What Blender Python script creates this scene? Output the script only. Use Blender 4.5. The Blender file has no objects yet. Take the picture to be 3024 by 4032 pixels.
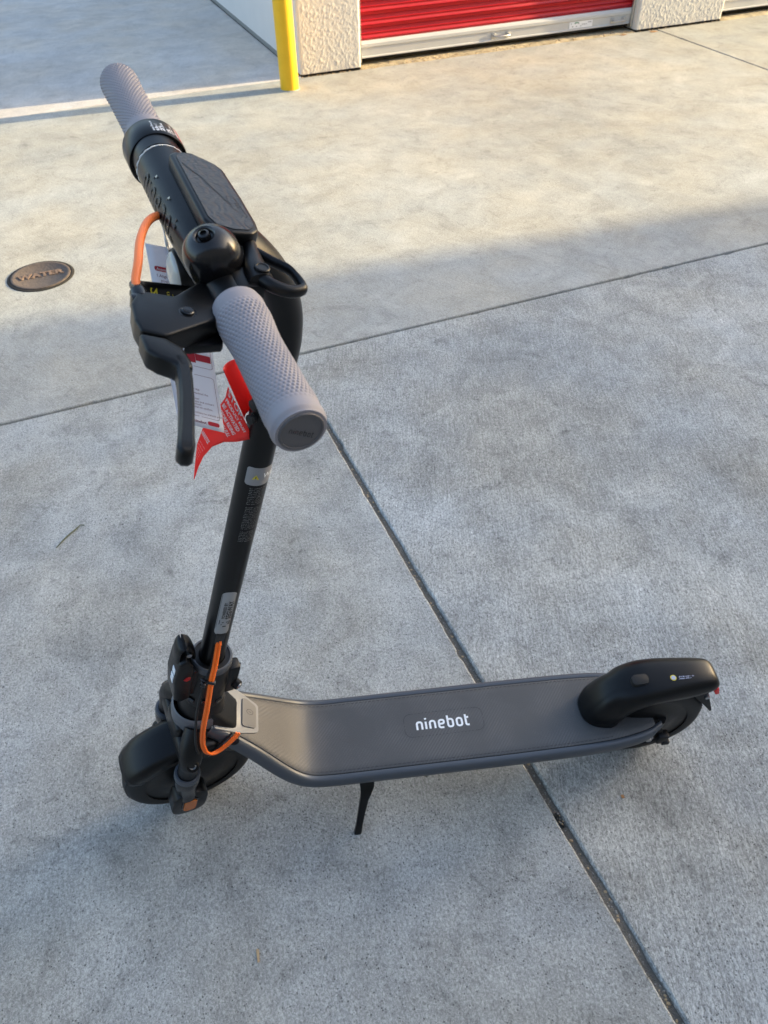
import bpy, bmesh, math, random
from mathutils import Vector, Matrix, noise
random.seed(7)
R = math.radians
scn = bpy.context.scene
COL = scn.collection

# ------------------------------------------------------------------ camera
cam_d = bpy.data.cameras.new('camera'); cam = bpy.data.objects.new('camera', cam_d); COL.objects.link(cam)
def cam_axes(p, r, y):
    cp, sp = math.cos(p), math.sin(p)
    f = Vector((0, cp, -sp)); u = Vector((0, sp, cp)); x = Vector((1, 0, 0))
    x2 = math.cos(r)*x + math.sin(r)*u; u2 = -math.sin(r)*x + math.cos(r)*u
    Z = Matrix.Rotation(y, 3, 'Z')
    return Z@x2, Z@u2, Z@f
H_CAM = 1.4952
ax_, up_, fw_ = cam_axes(R(44.51094), R(-1.16687), R(-21.87031))
M3 = Matrix((ax_, up_, -fw_)).transposed()
cam.matrix_world = Matrix.Translation((0, 0, H_CAM)) @ M3.to_4x4()
cam_d.sensor_fit = 'VERTICAL'; cam_d.sensor_height = 36.0
cam_d.lens = 36.0*3010.35/4032.0
cam_d.clip_start = 0.02; cam_d.clip_end = 3000
cam_d.dof.use_dof = True; cam_d.dof.focus_distance = 1.0; cam_d.dof.aperture_fstop = 15.0
scn.camera = cam

# ------------------------------------------------------------------ light
SUN_EL, SUN_AZ = 15.0, 5.0          # elevation; angle of the light to the shop-front (degrees)
sun_dir = Vector((math.cos(R(SUN_EL))*math.cos(R(SUN_AZ)), -math.cos(R(SUN_EL))*math.sin(R(SUN_AZ)), math.sin(R(SUN_EL))))
w = bpy.data.worlds.new('World'); scn.world = w; w.use_nodes = True
nt = w.node_tree; bg = nt.nodes['Background']
sky = nt.nodes.new('ShaderNodeTexSky'); sky.sky_type = 'NISHITA'; sky.sun_disc = False
sky.sun_elevation = R(SUN_EL); sky.sun_rotation = math.atan2(sun_dir.x, sun_dir.y)
sky.air_density = 1.0; sky.dust_density = 4.0; sky.ozone_density = 1.0
nt.links.new(sky.outputs[0], bg.inputs[0]); bg.inputs[1].default_value = 0.15
sd = bpy.data.lights.new('sun', 'SUN'); so = bpy.data.objects.new('sun', sd); COL.objects.link(so)
sd.energy = 3.15; sd.angle = R(0.53); sd.color = (1.0, 0.81, 0.47)
so.rotation_euler = sun_dir.to_track_quat('Z', 'Y').to_euler()
so.location = (20, -4, 12)
vs = scn.view_settings; vs.view_transform = 'Standard'; vs.look = 'None'; vs.gamma = 1.0; vs.use_curve_mapping = False
vs.exposure = 1.93
scn.render.resolution_x = 768; scn.render.resolution_y = 1024

# ------------------------------------------------------------------ materials
MATS = {}
def nn(t, typ, **kw):
    n = t.nodes.new(typ)
    for k, v in kw.items(): setattr(n, k, v)
    return n
def mat(name, col, rough=.5, metal=0, spec=.5, bump=None, vary=0, vscale=40, rvary=0.0, emit=None, coat=0, trans=0, alpha=1, sheen=0):
    """plain procedural material; bump=(scale, strength, distance); vary = colour variation"""
    m = bpy.data.materials.new(name); m.use_nodes = True; t = m.node_tree
    b = t.nodes['Principled BSDF']
    b.inputs['Base Color'].default_value = (*col, 1); b.inputs['Roughness'].default_value = rough
    b.inputs['Metallic'].default_value = metal; b.inputs['Specular IOR Level'].default_value = spec
    b.inputs['Coat Weight'].default_value = coat; b.inputs['Transmission Weight'].default_value = trans
    tc = nn(t, 'ShaderNodeTexCoord')
    if vary or rvary:
        n = nn(t, 'ShaderNodeTexNoise'); n.inputs['Scale'].default_value = vscale; n.inputs['Detail'].default_value = 6
        n.inputs['Roughness'].default_value = .65
        t.links.new(tc.outputs['Object'], n.inputs['Vector'])
        if vary:
            mx = nn(t, 'ShaderNodeMix', data_type='RGBA')
            mx.inputs['A'].default_value = (*[c*(1-vary) for c in col], 1); mx.inputs['B'].default_value = (*[min(1, c*(1+vary)) for c in col], 1)
            t.links.new(n.outputs['Fac'], mx.inputs['Factor']); t.links.new(mx.outputs['Result'], b.inputs['Base Color'])
        if rvary:
            mr = nn(t, 'ShaderNodeMapRange'); mr.inputs['From Min'].default_value = .3; mr.inputs['From Max'].default_value = .7
            mr.inputs['To Min'].default_value = rough-rvary; mr.inputs['To Max'].default_value = rough+rvary
            t.links.new(n.outputs['Fac'], mr.inputs['Value']); t.links.new(mr.outputs['Result'], b.inputs['Roughness'])
    if bump:
        n2 = nn(t, 'ShaderNodeTexNoise'); n2.inputs['Scale'].default_value = bump[0]; n2.inputs['Detail'].default_value = 3
        t.links.new(tc.outputs['Object'], n2.inputs['Vector'])
        bp = nn(t, 'ShaderNodeBump'); bp.inputs['Strength'].default_value = bump[1]; bp.inputs['Distance'].default_value = bump[2]
        t.links.new(n2.outputs['Fac'], bp.inputs['Height']); t.links.new(bp.outputs['Normal'], b.inputs['Normal'])
    if emit:
        b.inputs['Emission Color'].default_value = (*emit[0], 1); b.inputs['Emission Strength'].default_value = emit[1]
    MATS[name] = m
    return m

def concrete(name, base, pit_scale=150, pit_amt=.5, broom=(1, 0), broom_amt=.35, stain=.25, grain=.25):
    m = bpy.data.materials.new(name); m.use_nodes = True; t = m.node_tree; L = t.links.new
    b = t.nodes['Principled BSDF']; b.inputs['Roughness'].default_value = .85; b.inputs['Specular IOR Level'].default_value = .3
    tc = nn(t, 'ShaderNodeTexCoord'); co = tc.outputs['Object']
    def N(scale, det=5, ro=.6, vec=None, dist=0):
        n = nn(t, 'ShaderNodeTexNoise'); n.inputs['Scale'].default_value = scale; n.inputs['Detail'].default_value = det
        n.inputs['Roughness'].default_value = ro; n.inputs['Distortion'].default_value = dist; L(vec or co, n.inputs['Vector']); return n.outputs['Fac']
    def MR(v, a, c, x, y):
        n = nn(t, 'ShaderNodeMapRange'); n.inputs['From Min'].default_value = a; n.inputs['From Max'].default_value = c
        n.inputs['To Min'].default_value = x; n.inputs['To Max'].default_value = y; L(v, n.inputs['Value']); return n.outputs['Result']
    def MUL(a, c, op='MULTIPLY'):
        n = nn(t, 'ShaderNodeMath', operation=op)
        for i, v in enumerate((a, c)):
            if isinstance(v, (int, float)): n.inputs[i].default_value = v
            else: L(v, n.inputs[i])
        return n.outputs[0]
    # broom-finish coordinates
    mp = nn(t, 'ShaderNodeMapping'); L(co, mp.inputs['Vector']); mp.inputs['Rotation'].default_value = (0, 0, -math.atan2(broom[1], broom[0]))
    mp2 = nn(t, 'ShaderNodeMapping'); L(mp.outputs['Vector'], mp2.inputs['Vector']); mp2.inputs['Scale'].default_value = (14, 170, 40)
    bro = N(1.0, 4, .7, mp2.outputs['Vector'], .5)
    big = MR(N(.9, 4, .6), .3, .7, 1-stain*.6, 1+stain*.35)
    med = MR(N(5.5, 6, .7, None, .6), .3, .7, 1-stain*.7, 1+stain*.5)
    sp = MR(N(16, 5, .75, None, 1.0), .56, .72, 1, 1-stain*.9)
    smu = MR(N(3.4, 5, .7, None, 2.2), .57, .74, 1, 1-stain*.75)
    fine = MR(N(520, 4, .85), .32, .68, .72, 1.28)
    fine2 = MR(N(120, 4, .75), .3, .7, .86, 1.14)
    brc = MR(bro, .3, .7, 1-broom_amt*.22, 1+broom_amt*.22)
    mp3 = nn(t, 'ShaderNodeMapping'); L(mp.outputs['Vector'], mp3.inputs['Vector']); mp3.inputs['Scale'].default_value = (230-100*min(1, broom_amt), 245, 200)
    grn = MR(N(1.0, 3, .75, mp3.outputs['Vector'], .8), .34, .66, 1-grain, 1+grain*.85)
    val = MUL(MUL(MUL(big, med), MUL(fine, fine2)), MUL(MUL(brc, grn), MUL(sp, smu)))
    # pits
    vo = nn(t, 'ShaderNodeTexVoronoi'); vo.inputs['Scale'].default_value = pit_scale; L(co, vo.inputs['Vector'])
    vm = nn(t, 'ShaderNodeSeparateColor'); L(vo.outputs['Color'], vm.inputs[0])
    patch = MR(N(2.1, 5, .75), .40, .72, .03, .62)
    sel = MUL(vm.outputs[0], patch, 'LESS_THAN')
    pit = MUL(MR(vo.outputs['Distance'], .12, .5, 1, 0), MUL(sel, MR(vm.outputs[2], 0, 1, .35, 1)))
    vw = nn(t, 'ShaderNodeTexVoronoi'); vw.inputs['Scale'].default_value = 26; L(co, vw.inputs['Vector'])
    vw2 = nn(t, 'ShaderNodeSeparateColor'); L(vw.outputs['Color'], vw2.inputs[0])
    pit2 = MUL(MR(vw.outputs['Distance'], .05, .11, 1, 0), MUL(vw2.outputs[1], .22, 'LESS_THAN'))
    pitc = MUL(MR(pit, 0, 1, 1, 1-pit_amt), MR(pit2, 0, 1, 1, .5))
    val = MUL(val, pitc)
    # slight hue drift
    mx = nn(t, 'ShaderNodeMix', data_type='RGBA'); L(MR(N(2.3, 3, .5), .35, .65, 0, 1), mx.inputs['Factor'])
    mx.inputs['A'].default_value = (base[0]*1.03, base[1], base[2]*.95, 1); mx.inputs['B'].default_value = (base[0]*.97, base[1], base[2]*1.04, 1)
    vmul = nn(t, 'ShaderNodeVectorMath', operation='SCALE'); L(mx.outputs['Result'], vmul.inputs[0]); L(val, vmul.inputs['Scale'])
    L(vmul.outputs[0], b.inputs['Base Color'])
    hgt = MUL(MUL(MUL(bro, .9*broom_amt), MUL(N(230, 4, .75), .8), 'ADD'), MUL(MUL(pit, -1.0), MUL(pit2, -1.6), 'ADD'), 'ADD')
    bp = nn(t, 'ShaderNodeBump'); bp.inputs['Strength'].default_value = .45; bp.inputs['Distance'].default_value = .0018
    L(hgt, bp.inputs['Height']); L(bp.outputs['Normal'], b.inputs['Normal'])
    MATS[name] = m; return m

concrete('concrete', (.385, .392, .375), 240, .75, (.15, 1), .35, .42, .38)
concrete('concrete_passage', (.62, .565, .51), 240, .2, (.2, 1), .3, .24, .1)  # paler, warmer base makes up for the dark, bluish shade in the passage
concrete('concrete_broomed', (.395, .403, .388), 240, .75, (.42, 1), 1.0, .40, .46)
concrete('concrete_smooth', (.395, .393, .362), 220, .3, (-.45, 1), .45, .28, .28)
concrete('threshold_concrete', (.50, .41, .27), 120, .4, (1, 0), .3, .5)
mat('joint_soil', (.15, .132, .108), .95, bump=(300, .8, .004), vary=.5, vscale=180)
mat('stucco', (.70, .665, .60), .9, spec=.2, bump=(260, .35, .003), vary=.06, vscale=30)
mat('wall_paint', (.76, .73, .70), .8, spec=.25, bump=(140, .25, .003), vary=.05, vscale=5)
mat('row_wall', (.36, .34, .31), .9, vary=.08, vscale=3, bump=(120, .3, .004))
mat('base_strip', (.24, .235, .22), .9, vary=.3, vscale=30)
mat('door_red', (.52, .008, .016), .42, vary=.10, vscale=7, rvary=.08)
mat('door_white', (.60, .59, .56), .45, vary=.08, vscale=9, rvary=.1)
mat('galvanised', (.55, .55, .54), .38, metal=.9, vary=.15, vscale=60)
mat('rubber_seal', (.012, .012, .012), .8)
mat('roof_sheet', (.45, .45, .44), .5, vary=.1)
mat('bollard_yellow', (.84, .49, .010), .42, vary=.13, vscale=14, bump=(60, .12, .002), rvary=.08)
mat('rust_iron', (.105, .082, .070), .75, metal=.2, bump=(120, .6, .004), vary=.45, vscale=45)
mat('rust_letter', (.175, .115, .08), .75, bump=(200, .5, .003), vary=.4, vscale=80)
mat('dark_gap', (.02, .018, .016), .95)
mat('sticker_white', (.90, .90, .90), .5)
mat('mark_green', (.12, .30, .16), .6)
mat('ink_dark', (.03, .03, .03), .6)
mat('leaf_dry', (.33, .17, .07), .8, vary=.4, vscale=60)
mat('twig_brown', (.10, .11, .06), .8, vary=.3, vscale=90)
mat('wood_pale', (.42, .30, .17), .8, vary=.3, vscale=120)
mat('pebble', (.30, .27, .23), .85, vary=.5, vscale=70)
# scooter
mat('black_paint', (.004, .0042, .0047), .33, spec=.26, rvary=.05, vscale=30, bump=(900, .06, .0005))
mat('black_plastic', (.004, .0041, .0045), .38, spec=.30, bump=(1200, .12, .0005), rvary=.05, vscale=60)
mat('black_gloss', (.007, .007, .008), .20, spec=.5, rvary=.05, vscale=40)
mat('black_rubber', (.008, .008, .008), .68, bump=(500, .15, .001))
mat('tyre_rubber', (.009, .009, .0095), .62, vary=.25, vscale=40, bump=(300, .12, .001))
mat('slate_rail', (.072, .081, .095), .38, metal=.25, rvary=.04, vscale=40, bump=(700, .05, .0005))
mat('slate_band', (.105, .108, .118), .45, vary=.05)
mat('grip_rubber', (.29, .27, .285), .62, vary=.05, vscale=60, bump=(800, .08, .0005))
mat('grip_cap', (.105, .098, .10), .6)
mat('plate_grey', (.23, .235, .235), .42, rvary=.05)
mat('button_rubber', (.15, .145, .135), .6)
mat('orange_cable', (.95, .21, .045), .5, bump=(500, .08, .0005))
mat('orange_bright', (1.0, .17, .010), .42)
mat('amber', (.50, .13, .010), .25, spec=.6, bump=(420, .6, .001))
mat('red_lens', (.75, .02, .02), .25, spec=.6)
mat('lens', (.42, .42, .39), .12, spec=.7, bump=(90, .5, .002))
mat('steel', (.45, .45, .46), .35, metal=1.0)
mat('label_grey', (.27, .27, .275), .45)
mat('label_light', (.33, .335, .34), .45)
mat('print_grey', (.16, .16, .16), .6)
mat('print_white', (.80, .82, .84), .55)
mat('letter_grey', (.030, .030, .030), .5)
mat('cutout_light', (.6, .55, .42), .5)
mat('print_maroon', (.16, .05, .09), .6)
mat('print_pale', (.42, .45, .60), .5)
mat('print_yellow', (.62, .52, .02), .5)
mat('print_red', (.40, .012, .03), .5)
mat('engrave', (.003, .003, .003), .35)
mat('card_white', (.84, .85, .92), .6, spec=.3)
mat('tag_red', (1.0, .085, .075), .38, spec=.4)
mat('tag_red_dark', (.45, .006, .008), .5)
def translucent(name, col, amt):
    m = MATS[name]; t = m.node_tree; b = t.nodes['Principled BSDF']; out = t.nodes['Material Output']
    tr = nn(t, 'ShaderNodeBsdfTranslucent'); tr.inputs['Color'].default_value = (*col, 1); mx = nn(t, 'ShaderNodeMixShader'); mx.inputs[0].default_value = amt
    t.links.new(b.outputs[0], mx.inputs[1]); t.links.new(tr.outputs[0], mx.inputs[2]); t.links.new(mx.outputs[0], out.inputs['Surface'])
translucent('tag_red', (1.0, .10, .08), .40); translucent('card_white', (.9, .9, .95), .22)
mat('string_white', (.72, .70, .66), .85, bump=(900, .5, .001))
# deck mat: woven hatch
def mat_deck():
    m = bpy.data.materials.new('deck_rubber'); m.use_nodes = True; t = m.node_tree; L = t.links.new; b = t.nodes['Principled BSDF']
    tc = nn(t, 'ShaderNodeTexCoord')
    mp = nn(t, 'ShaderNodeMapping'); mp.inputs['Rotation'].default_value = (0, 0, R(38)); L(tc.outputs['Object'], mp.inputs['Vector'])
    wv = nn(t, 'ShaderNodeTexWave', wave_type='BANDS', bands_direction='X'); wv.inputs['Scale'].default_value = 62; wv.inputs['Distortion'].default_value = 0
    L(mp.outputs['Vector'], wv.inputs['Vector'])
    n = nn(t, 'ShaderNodeTexNoise'); n.inputs['Scale'].default_value = 12; n.inputs['Detail'].default_value = 4; L(tc.outputs['Object'], n.inputs['Vector'])
    pm = nn(t, 'ShaderNodeMapRange'); pm.inputs['From Min'].default_value = .42; pm.inputs['From Max'].default_value = .62; L(n.outputs['Fac'], pm.inputs['Value'])
    ml = nn(t, 'ShaderNodeMath', operation='MULTIPLY'); L(wv.outputs['Fac'], ml.inputs[0]); L(pm.outputs['Result'], ml.inputs[1])
    n2 = nn(t, 'ShaderNodeTexNoise'); n2.inputs['Scale'].default_value = 900; L(tc.outputs['Object'], n2.inputs['Vector'])
    ad = nn(t, 'ShaderNodeMath', operation='ADD'); L(ml.outputs[0], ad.inputs[0]); L(n2.outputs['Fac'], ad.inputs[1])
    bp = nn(t, 'ShaderNodeBump'); bp.inputs['Strength'].default_value = .3; bp.inputs['Distance'].default_value = .001; L(ad.outputs[0], bp.inputs['Height']); L(bp.outputs['Normal'], b.inputs['Normal'])
    mx = nn(t, 'ShaderNodeMix', data_type='RGBA'); mx.inputs['A'].default_value = (.063, .0635, .065, 1); mx.inputs['B'].default_value = (.090, .0905, .092, 1); L(ml.outputs[0], mx.inputs['Factor']); L(mx.outputs['Result'], b.inputs['Base Color'])
    b.inputs['Roughness'].default_value = .5; b.inputs['Specular IOR Level'].default_value = .5
    MATS['deck_rubber'] = m
mat_deck()
# display film: wrinkled clear film on black glass
def mat_screen():
    m = bpy.data.materials.new('screen_film'); m.use_nodes = True; t = m.node_tree; L = t.links.new; b = t.nodes['Principled BSDF']
    tc = nn(t, 'ShaderNodeTexCoord')
    wv = nn(t, 'ShaderNodeTexWave', wave_type='RINGS', rings_direction='SPHERICAL'); wv.inputs['Scale'].default_value = 55; wv.inputs['Distortion'].default_value = 9; wv.inputs['Detail'].default_value = 2; wv.inputs['Detail Scale'].default_value = 1.2
    L(tc.outputs['Object'], wv.inputs['Vector'])
    n = nn(t, 'ShaderNodeTexNoise'); n.inputs['Scale'].default_value = 60; n.inputs['Detail'].default_value = 2; L(tc.outputs['Object'], n.inputs['Vector'])
    ad = nn(t, 'ShaderNodeMath', operation='ADD'); L(wv.outputs['Fac'], ad.inputs[0]); L(n.outputs['Fac'], ad.inputs[1])
    bp = nn(t, 'ShaderNodeBump'); bp.inputs['Strength'].default_value = .22; bp.inputs['Distance'].default_value = .0015; L(ad.outputs[0], bp.inputs['Height']); L(bp.outputs['Normal'], b.inputs['Normal'])
    b.inputs['Base Color'].default_value = (.028, .026, .024, 1); b.inputs['Roughness'].default_value = .34
    MATS['screen_film'] = m
mat_screen()

# ------------------------------------------------------------------ mesh helpers
class MB:
    """collects geometry; build() links it as ONE mesh object"""
    def __init__(s, xf=None): s.v = []; s.f = []; s.xf = xf
    def add(s, vs_, fs):
        o = len(s.v); s.v += [tuple(p) for p in vs_]; s.f += [tuple(i+o for i in f) for f in fs]; return s
    def ring_loft(s, rings, cap0=True, cap1=True, closed=True):
        n = len(rings[0]); vs_ = [p for r in rings for p in r]; fs = []
        for i in range(len(rings)-1):
            for j in range(n if closed else n-1):
                k = (j+1) % n
                fs.append((i*n+j, i*n+k, (i+1)*n+k, (i+1)*n+j))
        if cap0: fs.append(tuple(reversed(range(n))))
        if cap1: fs.append(tuple((len(rings)-1)*n+j for j in range(n)))
        return s.add(vs_, fs)
    def lathe(s, o, axis, prof, seg=32, cap0=True, cap1=True, a0=0, a1=None, ref=None):
        """prof: (distance along axis, radius)"""
        o = Vector(o); a = Vector(axis).normalized()
        r = Vector(ref) if ref else (Vector((0, 0, 1)) if abs(a.z) < .9 else Vector((1, 0, 0)))
        e1 = (r - a*r.dot(a)).normalized(); e2 = a.cross(e1)
        full = a1 is None
        m = seg if full else seg+1
        rings = [[o + a*d + (e1*math.cos(t) + e2*math.sin(t))*q for t in ([2*math.pi*k/seg for k in range(seg)] if full else [a0+(a1-a0)*k/seg for k in range(m)])] for d, q in prof]
        return s.ring_loft(rings, cap0, cap1, full)
    def tube(s, pts, rad, seg=12, cap=True, flat=1.0, up=None, sub=0):
        pts = [Vector(p) for p in pts]
        if sub: pts, rad = spline(pts, rad, sub)
        n = len(pts); rad = rad if isinstance(rad, (list, tuple)) else [rad]*n
        rings = []; pu = Vector(up) if up else None
        for i, p in enumerate(pts):
            t = (pts[min(i+1, n-1)] - pts[max(i-1, 0)]).normalized()
            if pu is None: pu = Vector((0, 0, 1)) if abs(t.z) < .9 else Vector((1, 0, 0))
            u = (pu - t*pu.dot(t)).normalized()
            if not up: pu = u
            v = t.cross(u)
            rr = rad[i]
            ra, rb = rr if isinstance(rr, (tuple, list)) else (rr, rr*flat)
            rings.append([p + v*ra*math.cos(2*math.pi*k/seg) + u*rb*math.sin(2*math.pi*k/seg) for k in range(seg)])
        return s.ring_loft(rings, cap, cap)
    def prism(s, poly, z0, z1, bev=0, segs=2, f=None):
        """poly: list of (a,b); extruded z0..z1; f maps (a,b,z)->point"""
        f = f or (lambda a, b, c: (a, b, c))
        bm = bmesh.new(); lo = [bm.verts.new((a, b, z0)) for a, b in poly]; hi = [bm.verts.new((a, b, z1)) for a, b in poly]
        n = len(poly); bm.faces.new(list(reversed(lo))); bm.faces.new(hi)
        for i in range(n): bm.faces.new((lo[i], lo[(i+1) % n], hi[(i+1) % n], hi[i]))
        bmesh.ops.recalc_face_normals(bm, faces=bm.faces)
        if bev: bmesh.ops.bevel(bm, geom=list(bm.edges), offset=bev, segments=segs, profile=.5, affect='EDGES', clamp_overlap=True)
        bm.verts.index_update()
        vs_ = [f(*v.co) for v in bm.verts]; fs = [tuple(v.index for v in q.verts) for q in bm.faces]; bm.free()
        return s.add(vs_, fs)
    def box(s, c, d, bev=0, segs=2, rot=None):
        M = (rot or Matrix.Identity(3)); c = Vector(c)
        hx, hy = d[0]/2, d[1]/2
        return s.prism([(-hx, -hy), (hx, -hy), (hx, hy), (-hx, hy)], -d[2]/2, d[2]/2, bev, segs, lambda a, b, z: c + M@Vector((a, b, z)))
    def grid(s, nu, nv, fn, closed=False):
        vs_ = [fn(i/(nu-(0 if closed else 1)), j/(nv-1)) for i in range(nu) for j in range(nv)]
        fs = []
        for i in range(nu if closed else nu-1):
            for j in range(nv-1):
                k = (i+1) % nu; fs.append((i*nv+j, k*nv+j, k*nv+j+1, i*nv+j+1))
        return s.add(vs_, fs)
    def build(s, name, m, parent=None, smooth=35, xf=None, solid=0, recalc=True):
        xf = xf or s.xf
        vs_ = [tuple(xf(Vector(p))) for p in s.v] if xf else s.v
        me = bpy.data.meshes.new(name); me.from_pydata(vs_, [], s.f); me.validate()
        if recalc:
            bm = bmesh.new(); bm.from_mesh(me); bmesh.ops.recalc_face_normals(bm, faces=bm.faces); bm.to_mesh(me); bm.free()
        me.materials.append(MATS[m])
        if smooth:
            me.polygons.foreach_set('use_smooth', [True]*len(me.polygons)); me.set_sharp_from_angle(angle=R(smooth))
        o = bpy.data.objects.new(name, me); COL.objects.link(o)
        if parent: o.parent = parent
        if solid:
            md = o.modifiers.new('shell', 'SOLIDIFY'); md.thickness = solid; md.offset = -1
        return o
def spline(pts, rad, sub):
    n = len(pts); rad = list(rad) if isinstance(rad, (list, tuple)) else [rad]*n
    P, Q = [], []
    for i in range(n-1):
        p0, p1, p2, p3 = pts[max(i-1, 0)], pts[i], pts[i+1], pts[min(i+2, n-1)]
        for k in range(sub):
            t = k/sub
            P.append(.5*((2*p1)+(p2-p0)*t+(2*p0-5*p1+4*p2-p3)*t*t+(3*p1-p0-3*p2+p3)*t**3))
            a, b = rad[i], rad[i+1]
            Q.append(tuple(x+(y-x)*t for x, y in zip(a, b)) if isinstance(a, (tuple, list)) else a+(b-a)*t)
    P.append(pts[-1]); Q.append(rad[-1]); return P, Q
def empty(name, loc=(0, 0, 0), rot=None):
    o = bpy.data.objects.new(name, None); COL.objects.link(o); o.location = loc; o.empty_display_size = .1
    if rot: o.rotation_euler = rot
    return o
def tag(o, label=None, cat=None, group=None, kind=None):
    if label: o['label'] = label
    if cat: o['category'] = cat
    if group: o['group'] = group
    if kind: o['kind'] = kind
    return o
def text_mesh(s, size=1.0, align='LEFT', bold=0.0, spacing=1.0, line=1.0, shear=0):
    cu = bpy.data.curves.new('txt', 'FONT'); cu.body = s; cu.size = size; cu.align_x = align; cu.resolution_u = 2
    cu.offset = bold; cu.space_character = spacing; cu.space_line = line; cu.shear = shear; cu.fill_mode = 'FRONT'
    o = bpy.data.objects.new('txt', cu); me = bpy.data.meshes.new_from_object(o)
    vs_ = [(v.co.x, v.co.y) for v in me.vertices]; fs = [tuple(p.vertices) for p in me.polygons]
    bpy.data.objects.remove(o); bpy.data.curves.remove(cu); bpy.data.meshes.remove(me)
    return vs_, fs
def put_text(mb, s, fn, size, **kw):
    """fn maps text (u,v) in metres to a point"""
    vs_, fs = text_mesh(s, size, **kw); mb.add([fn(u, v) for u, v in vs_], fs); return mb
# rounded stroke lettering
def round_poly(pts, r, closed=False, n=5):
    out = []; N_ = len(pts)
    for i, p in enumerate(pts):
        p = Vector(p)
        if not closed and i in (0, N_-1): out.append(p); continue
        a = Vector(pts[i-1]); b = Vector(pts[(i+1) % N_])
        da, db = (a-p), (b-p); q = min(r, da.length*.49, db.length*.49)
        A, B = p+da.normalized()*q, p+db.normalized()*q
        for k in range(n+1):
            t = k/n; out.append(A*(1-t)**2 + p*2*t*(1-t) + B*t*t)
    return out
GLY = {
 'n': (.62, [([(0, 0), (0, 1), (.62, 1), (.62, 0)], False)]),
 'i': (0, [([(0, 0), (0, 1)], False), ([(0, 1.28), (0, 1.48)], False)]),
 'e': (.62, [([(.58, 0), (0, 0), (0, 1), (.62, 1), (.62, .5), (.0, .5)], False)]),
 'b': (.62, [([(0, 1.5), (0, 0), (.62, 0), (.62, 1), (0, 1)], False)]),
 'o': (.62, [([(0, 0), (0, 1), (.62, 1), (.62, 0)], True)]),
 't': (.4, [([(0, 1.4), (0, 0), (.4, 0)], False), ([(0, 1), (.38, 1)], False)]),
}
def stroke_word(mb, word, fn, length, width=.24, z=0):
    """word in rounded strokes from u=0 to u=length; v up; fn(u,v)"""
    adv = []; x = 0
    for c in word: adv.append(x); x += GLY[c][0] + .50
    tot = x - .50; sc = length/tot
    for c, x0 in zip(word, adv):
        for path, closed in GLY[c][1]:
            pts = round_poly(path, .3, closed)
            n = len(pts); vs_ = []; fs = []
            for i, p in enumerate(pts):
                a = pts[i-1] if (i > 0 or closed) else p; b = pts[(i+1) % n] if (i < n-1 or closed) else p
                t = (b-a); t = t.normalized() if t.length > 1e-9 else Vector((0, 1)); q = Vector((-t.y, t.x))*width/2
                e = Vector((0, 0))
                vs_ += [p+q, p-q]
            for i in range(n if closed else n-1):
                k = (i+1) % n; fs.append((2*i, 2*i+1, 2*k+1, 2*k))
            mb.add([fn((p.x+x0)*sc, p.y*sc) for p in vs_], fs)
    return mb

# ================================================================== SETTING
# ---- ground: a great sheet, on it the cast slabs with open joints
gm = MB(); gm.add([(-400, -400, -.055), (400, -400, -.055), (400, 400, -.055), (-400, 400, -.055)], [(0, 1, 2, 3)])
ground = gm.build('ground', 'concrete', smooth=0); tag(ground, 'pale concrete yard ground beneath the cast slabs', 'ground', kind='structure')
pave = MB()
pave.add([(-40, -40, -.03), (40, -40, -.03), (40, 40, -.03), (-40, 40, -.03)], [(0, 1, 2, 3)])
pavement = pave.build('pavement', 'joint_soil', smooth=0); tag(pavement, 'concrete slab pavement with dirt filled joints under the scooter', 'pavement', kind='structure')
def slab(x0, x1, y0, y1, m, fine=()):
    """cast slab with slightly ragged, eased arrises; 'fine' names edges near the camera"""
    step = .012
    def side(a, b, dense):
        a, b = Vector(a), Vector(b); n = max(2, int((b-a).length/(step if dense else .5)))
        return [a+(b-a)*i/n for i in range(n)]
    per = []
    C4 = [(x0, y0), (x1, y0), (x1, y1), (x0, y1)]
    for i, nm in enumerate('SENW'):
        per += side(C4[i], C4[(i+1) % 4], nm in fine)
    ctr = Vector(((x0+x1)/2, (y0+y1)/2)); mb = MB(); rings = []
    for ins, z in ((0, -.05), (0, -.010), (.0012, -.0030), (.0048, 0)):
        rg = []
        for p in per:
            j = noise.noise((p.x*38, p.y*38, 3.1))*.0016 + noise.noise((p.x*160, p.y*160, 9))*.0009
            ch = max(0, noise.noise((p.x*21, p.y*21, 40))-.38)*.020
            dx = (ins+j+ch) * (1 if p.x < ctr.x else -1) if (abs(p.x-x0) < 1e-6 or abs(p.x-x1) < 1e-6) else 0
            dy = (ins+j+ch) * (1 if p.y < ctr.y else -1) if (abs(p.y-y0) < 1e-6 or abs(p.y-y1) < 1e-6) else 0
            rg.append((p.x+dx, p.y+dy, z))
        rings.append(rg)
    mb.ring_loft(rings, False, True)
    return mb.build('slab', m, pavement, smooth=0)
JA, JB = .5535, 2.269
slab(-4.4, JA-.0075, -1.75, JB-.005, 'concrete', 'NE')
slab(JA+.0075, 4.495, -1.75, JB-.005, 'concrete_broomed', 'NW')
slab(-8.9, 4.495, JB+.005, 5.425, 'concrete_smooth', 'SE')
slab(4.505, 40, JB+.005, 5.425, 'concrete_smooth', 'W')
slab(4.505, 40, -1.75, JB-.005, 'concrete_broomed')
slab(-40, -4.41, -1.75, JB-.005, 'concrete')
slab(-40, -8.91, JB+.005, 5.425, 'concrete_smooth')
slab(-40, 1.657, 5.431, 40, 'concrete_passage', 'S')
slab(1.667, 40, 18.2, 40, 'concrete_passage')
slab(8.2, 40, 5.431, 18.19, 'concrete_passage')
slab(-40, -4.41, -40, -1.76, 'concrete')
slab(-4.4, JA-.0075, -40, -1.76, 'concrete')
slab(JA+.0075, 40, -40, -1.76, 'concrete_broomed')
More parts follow.
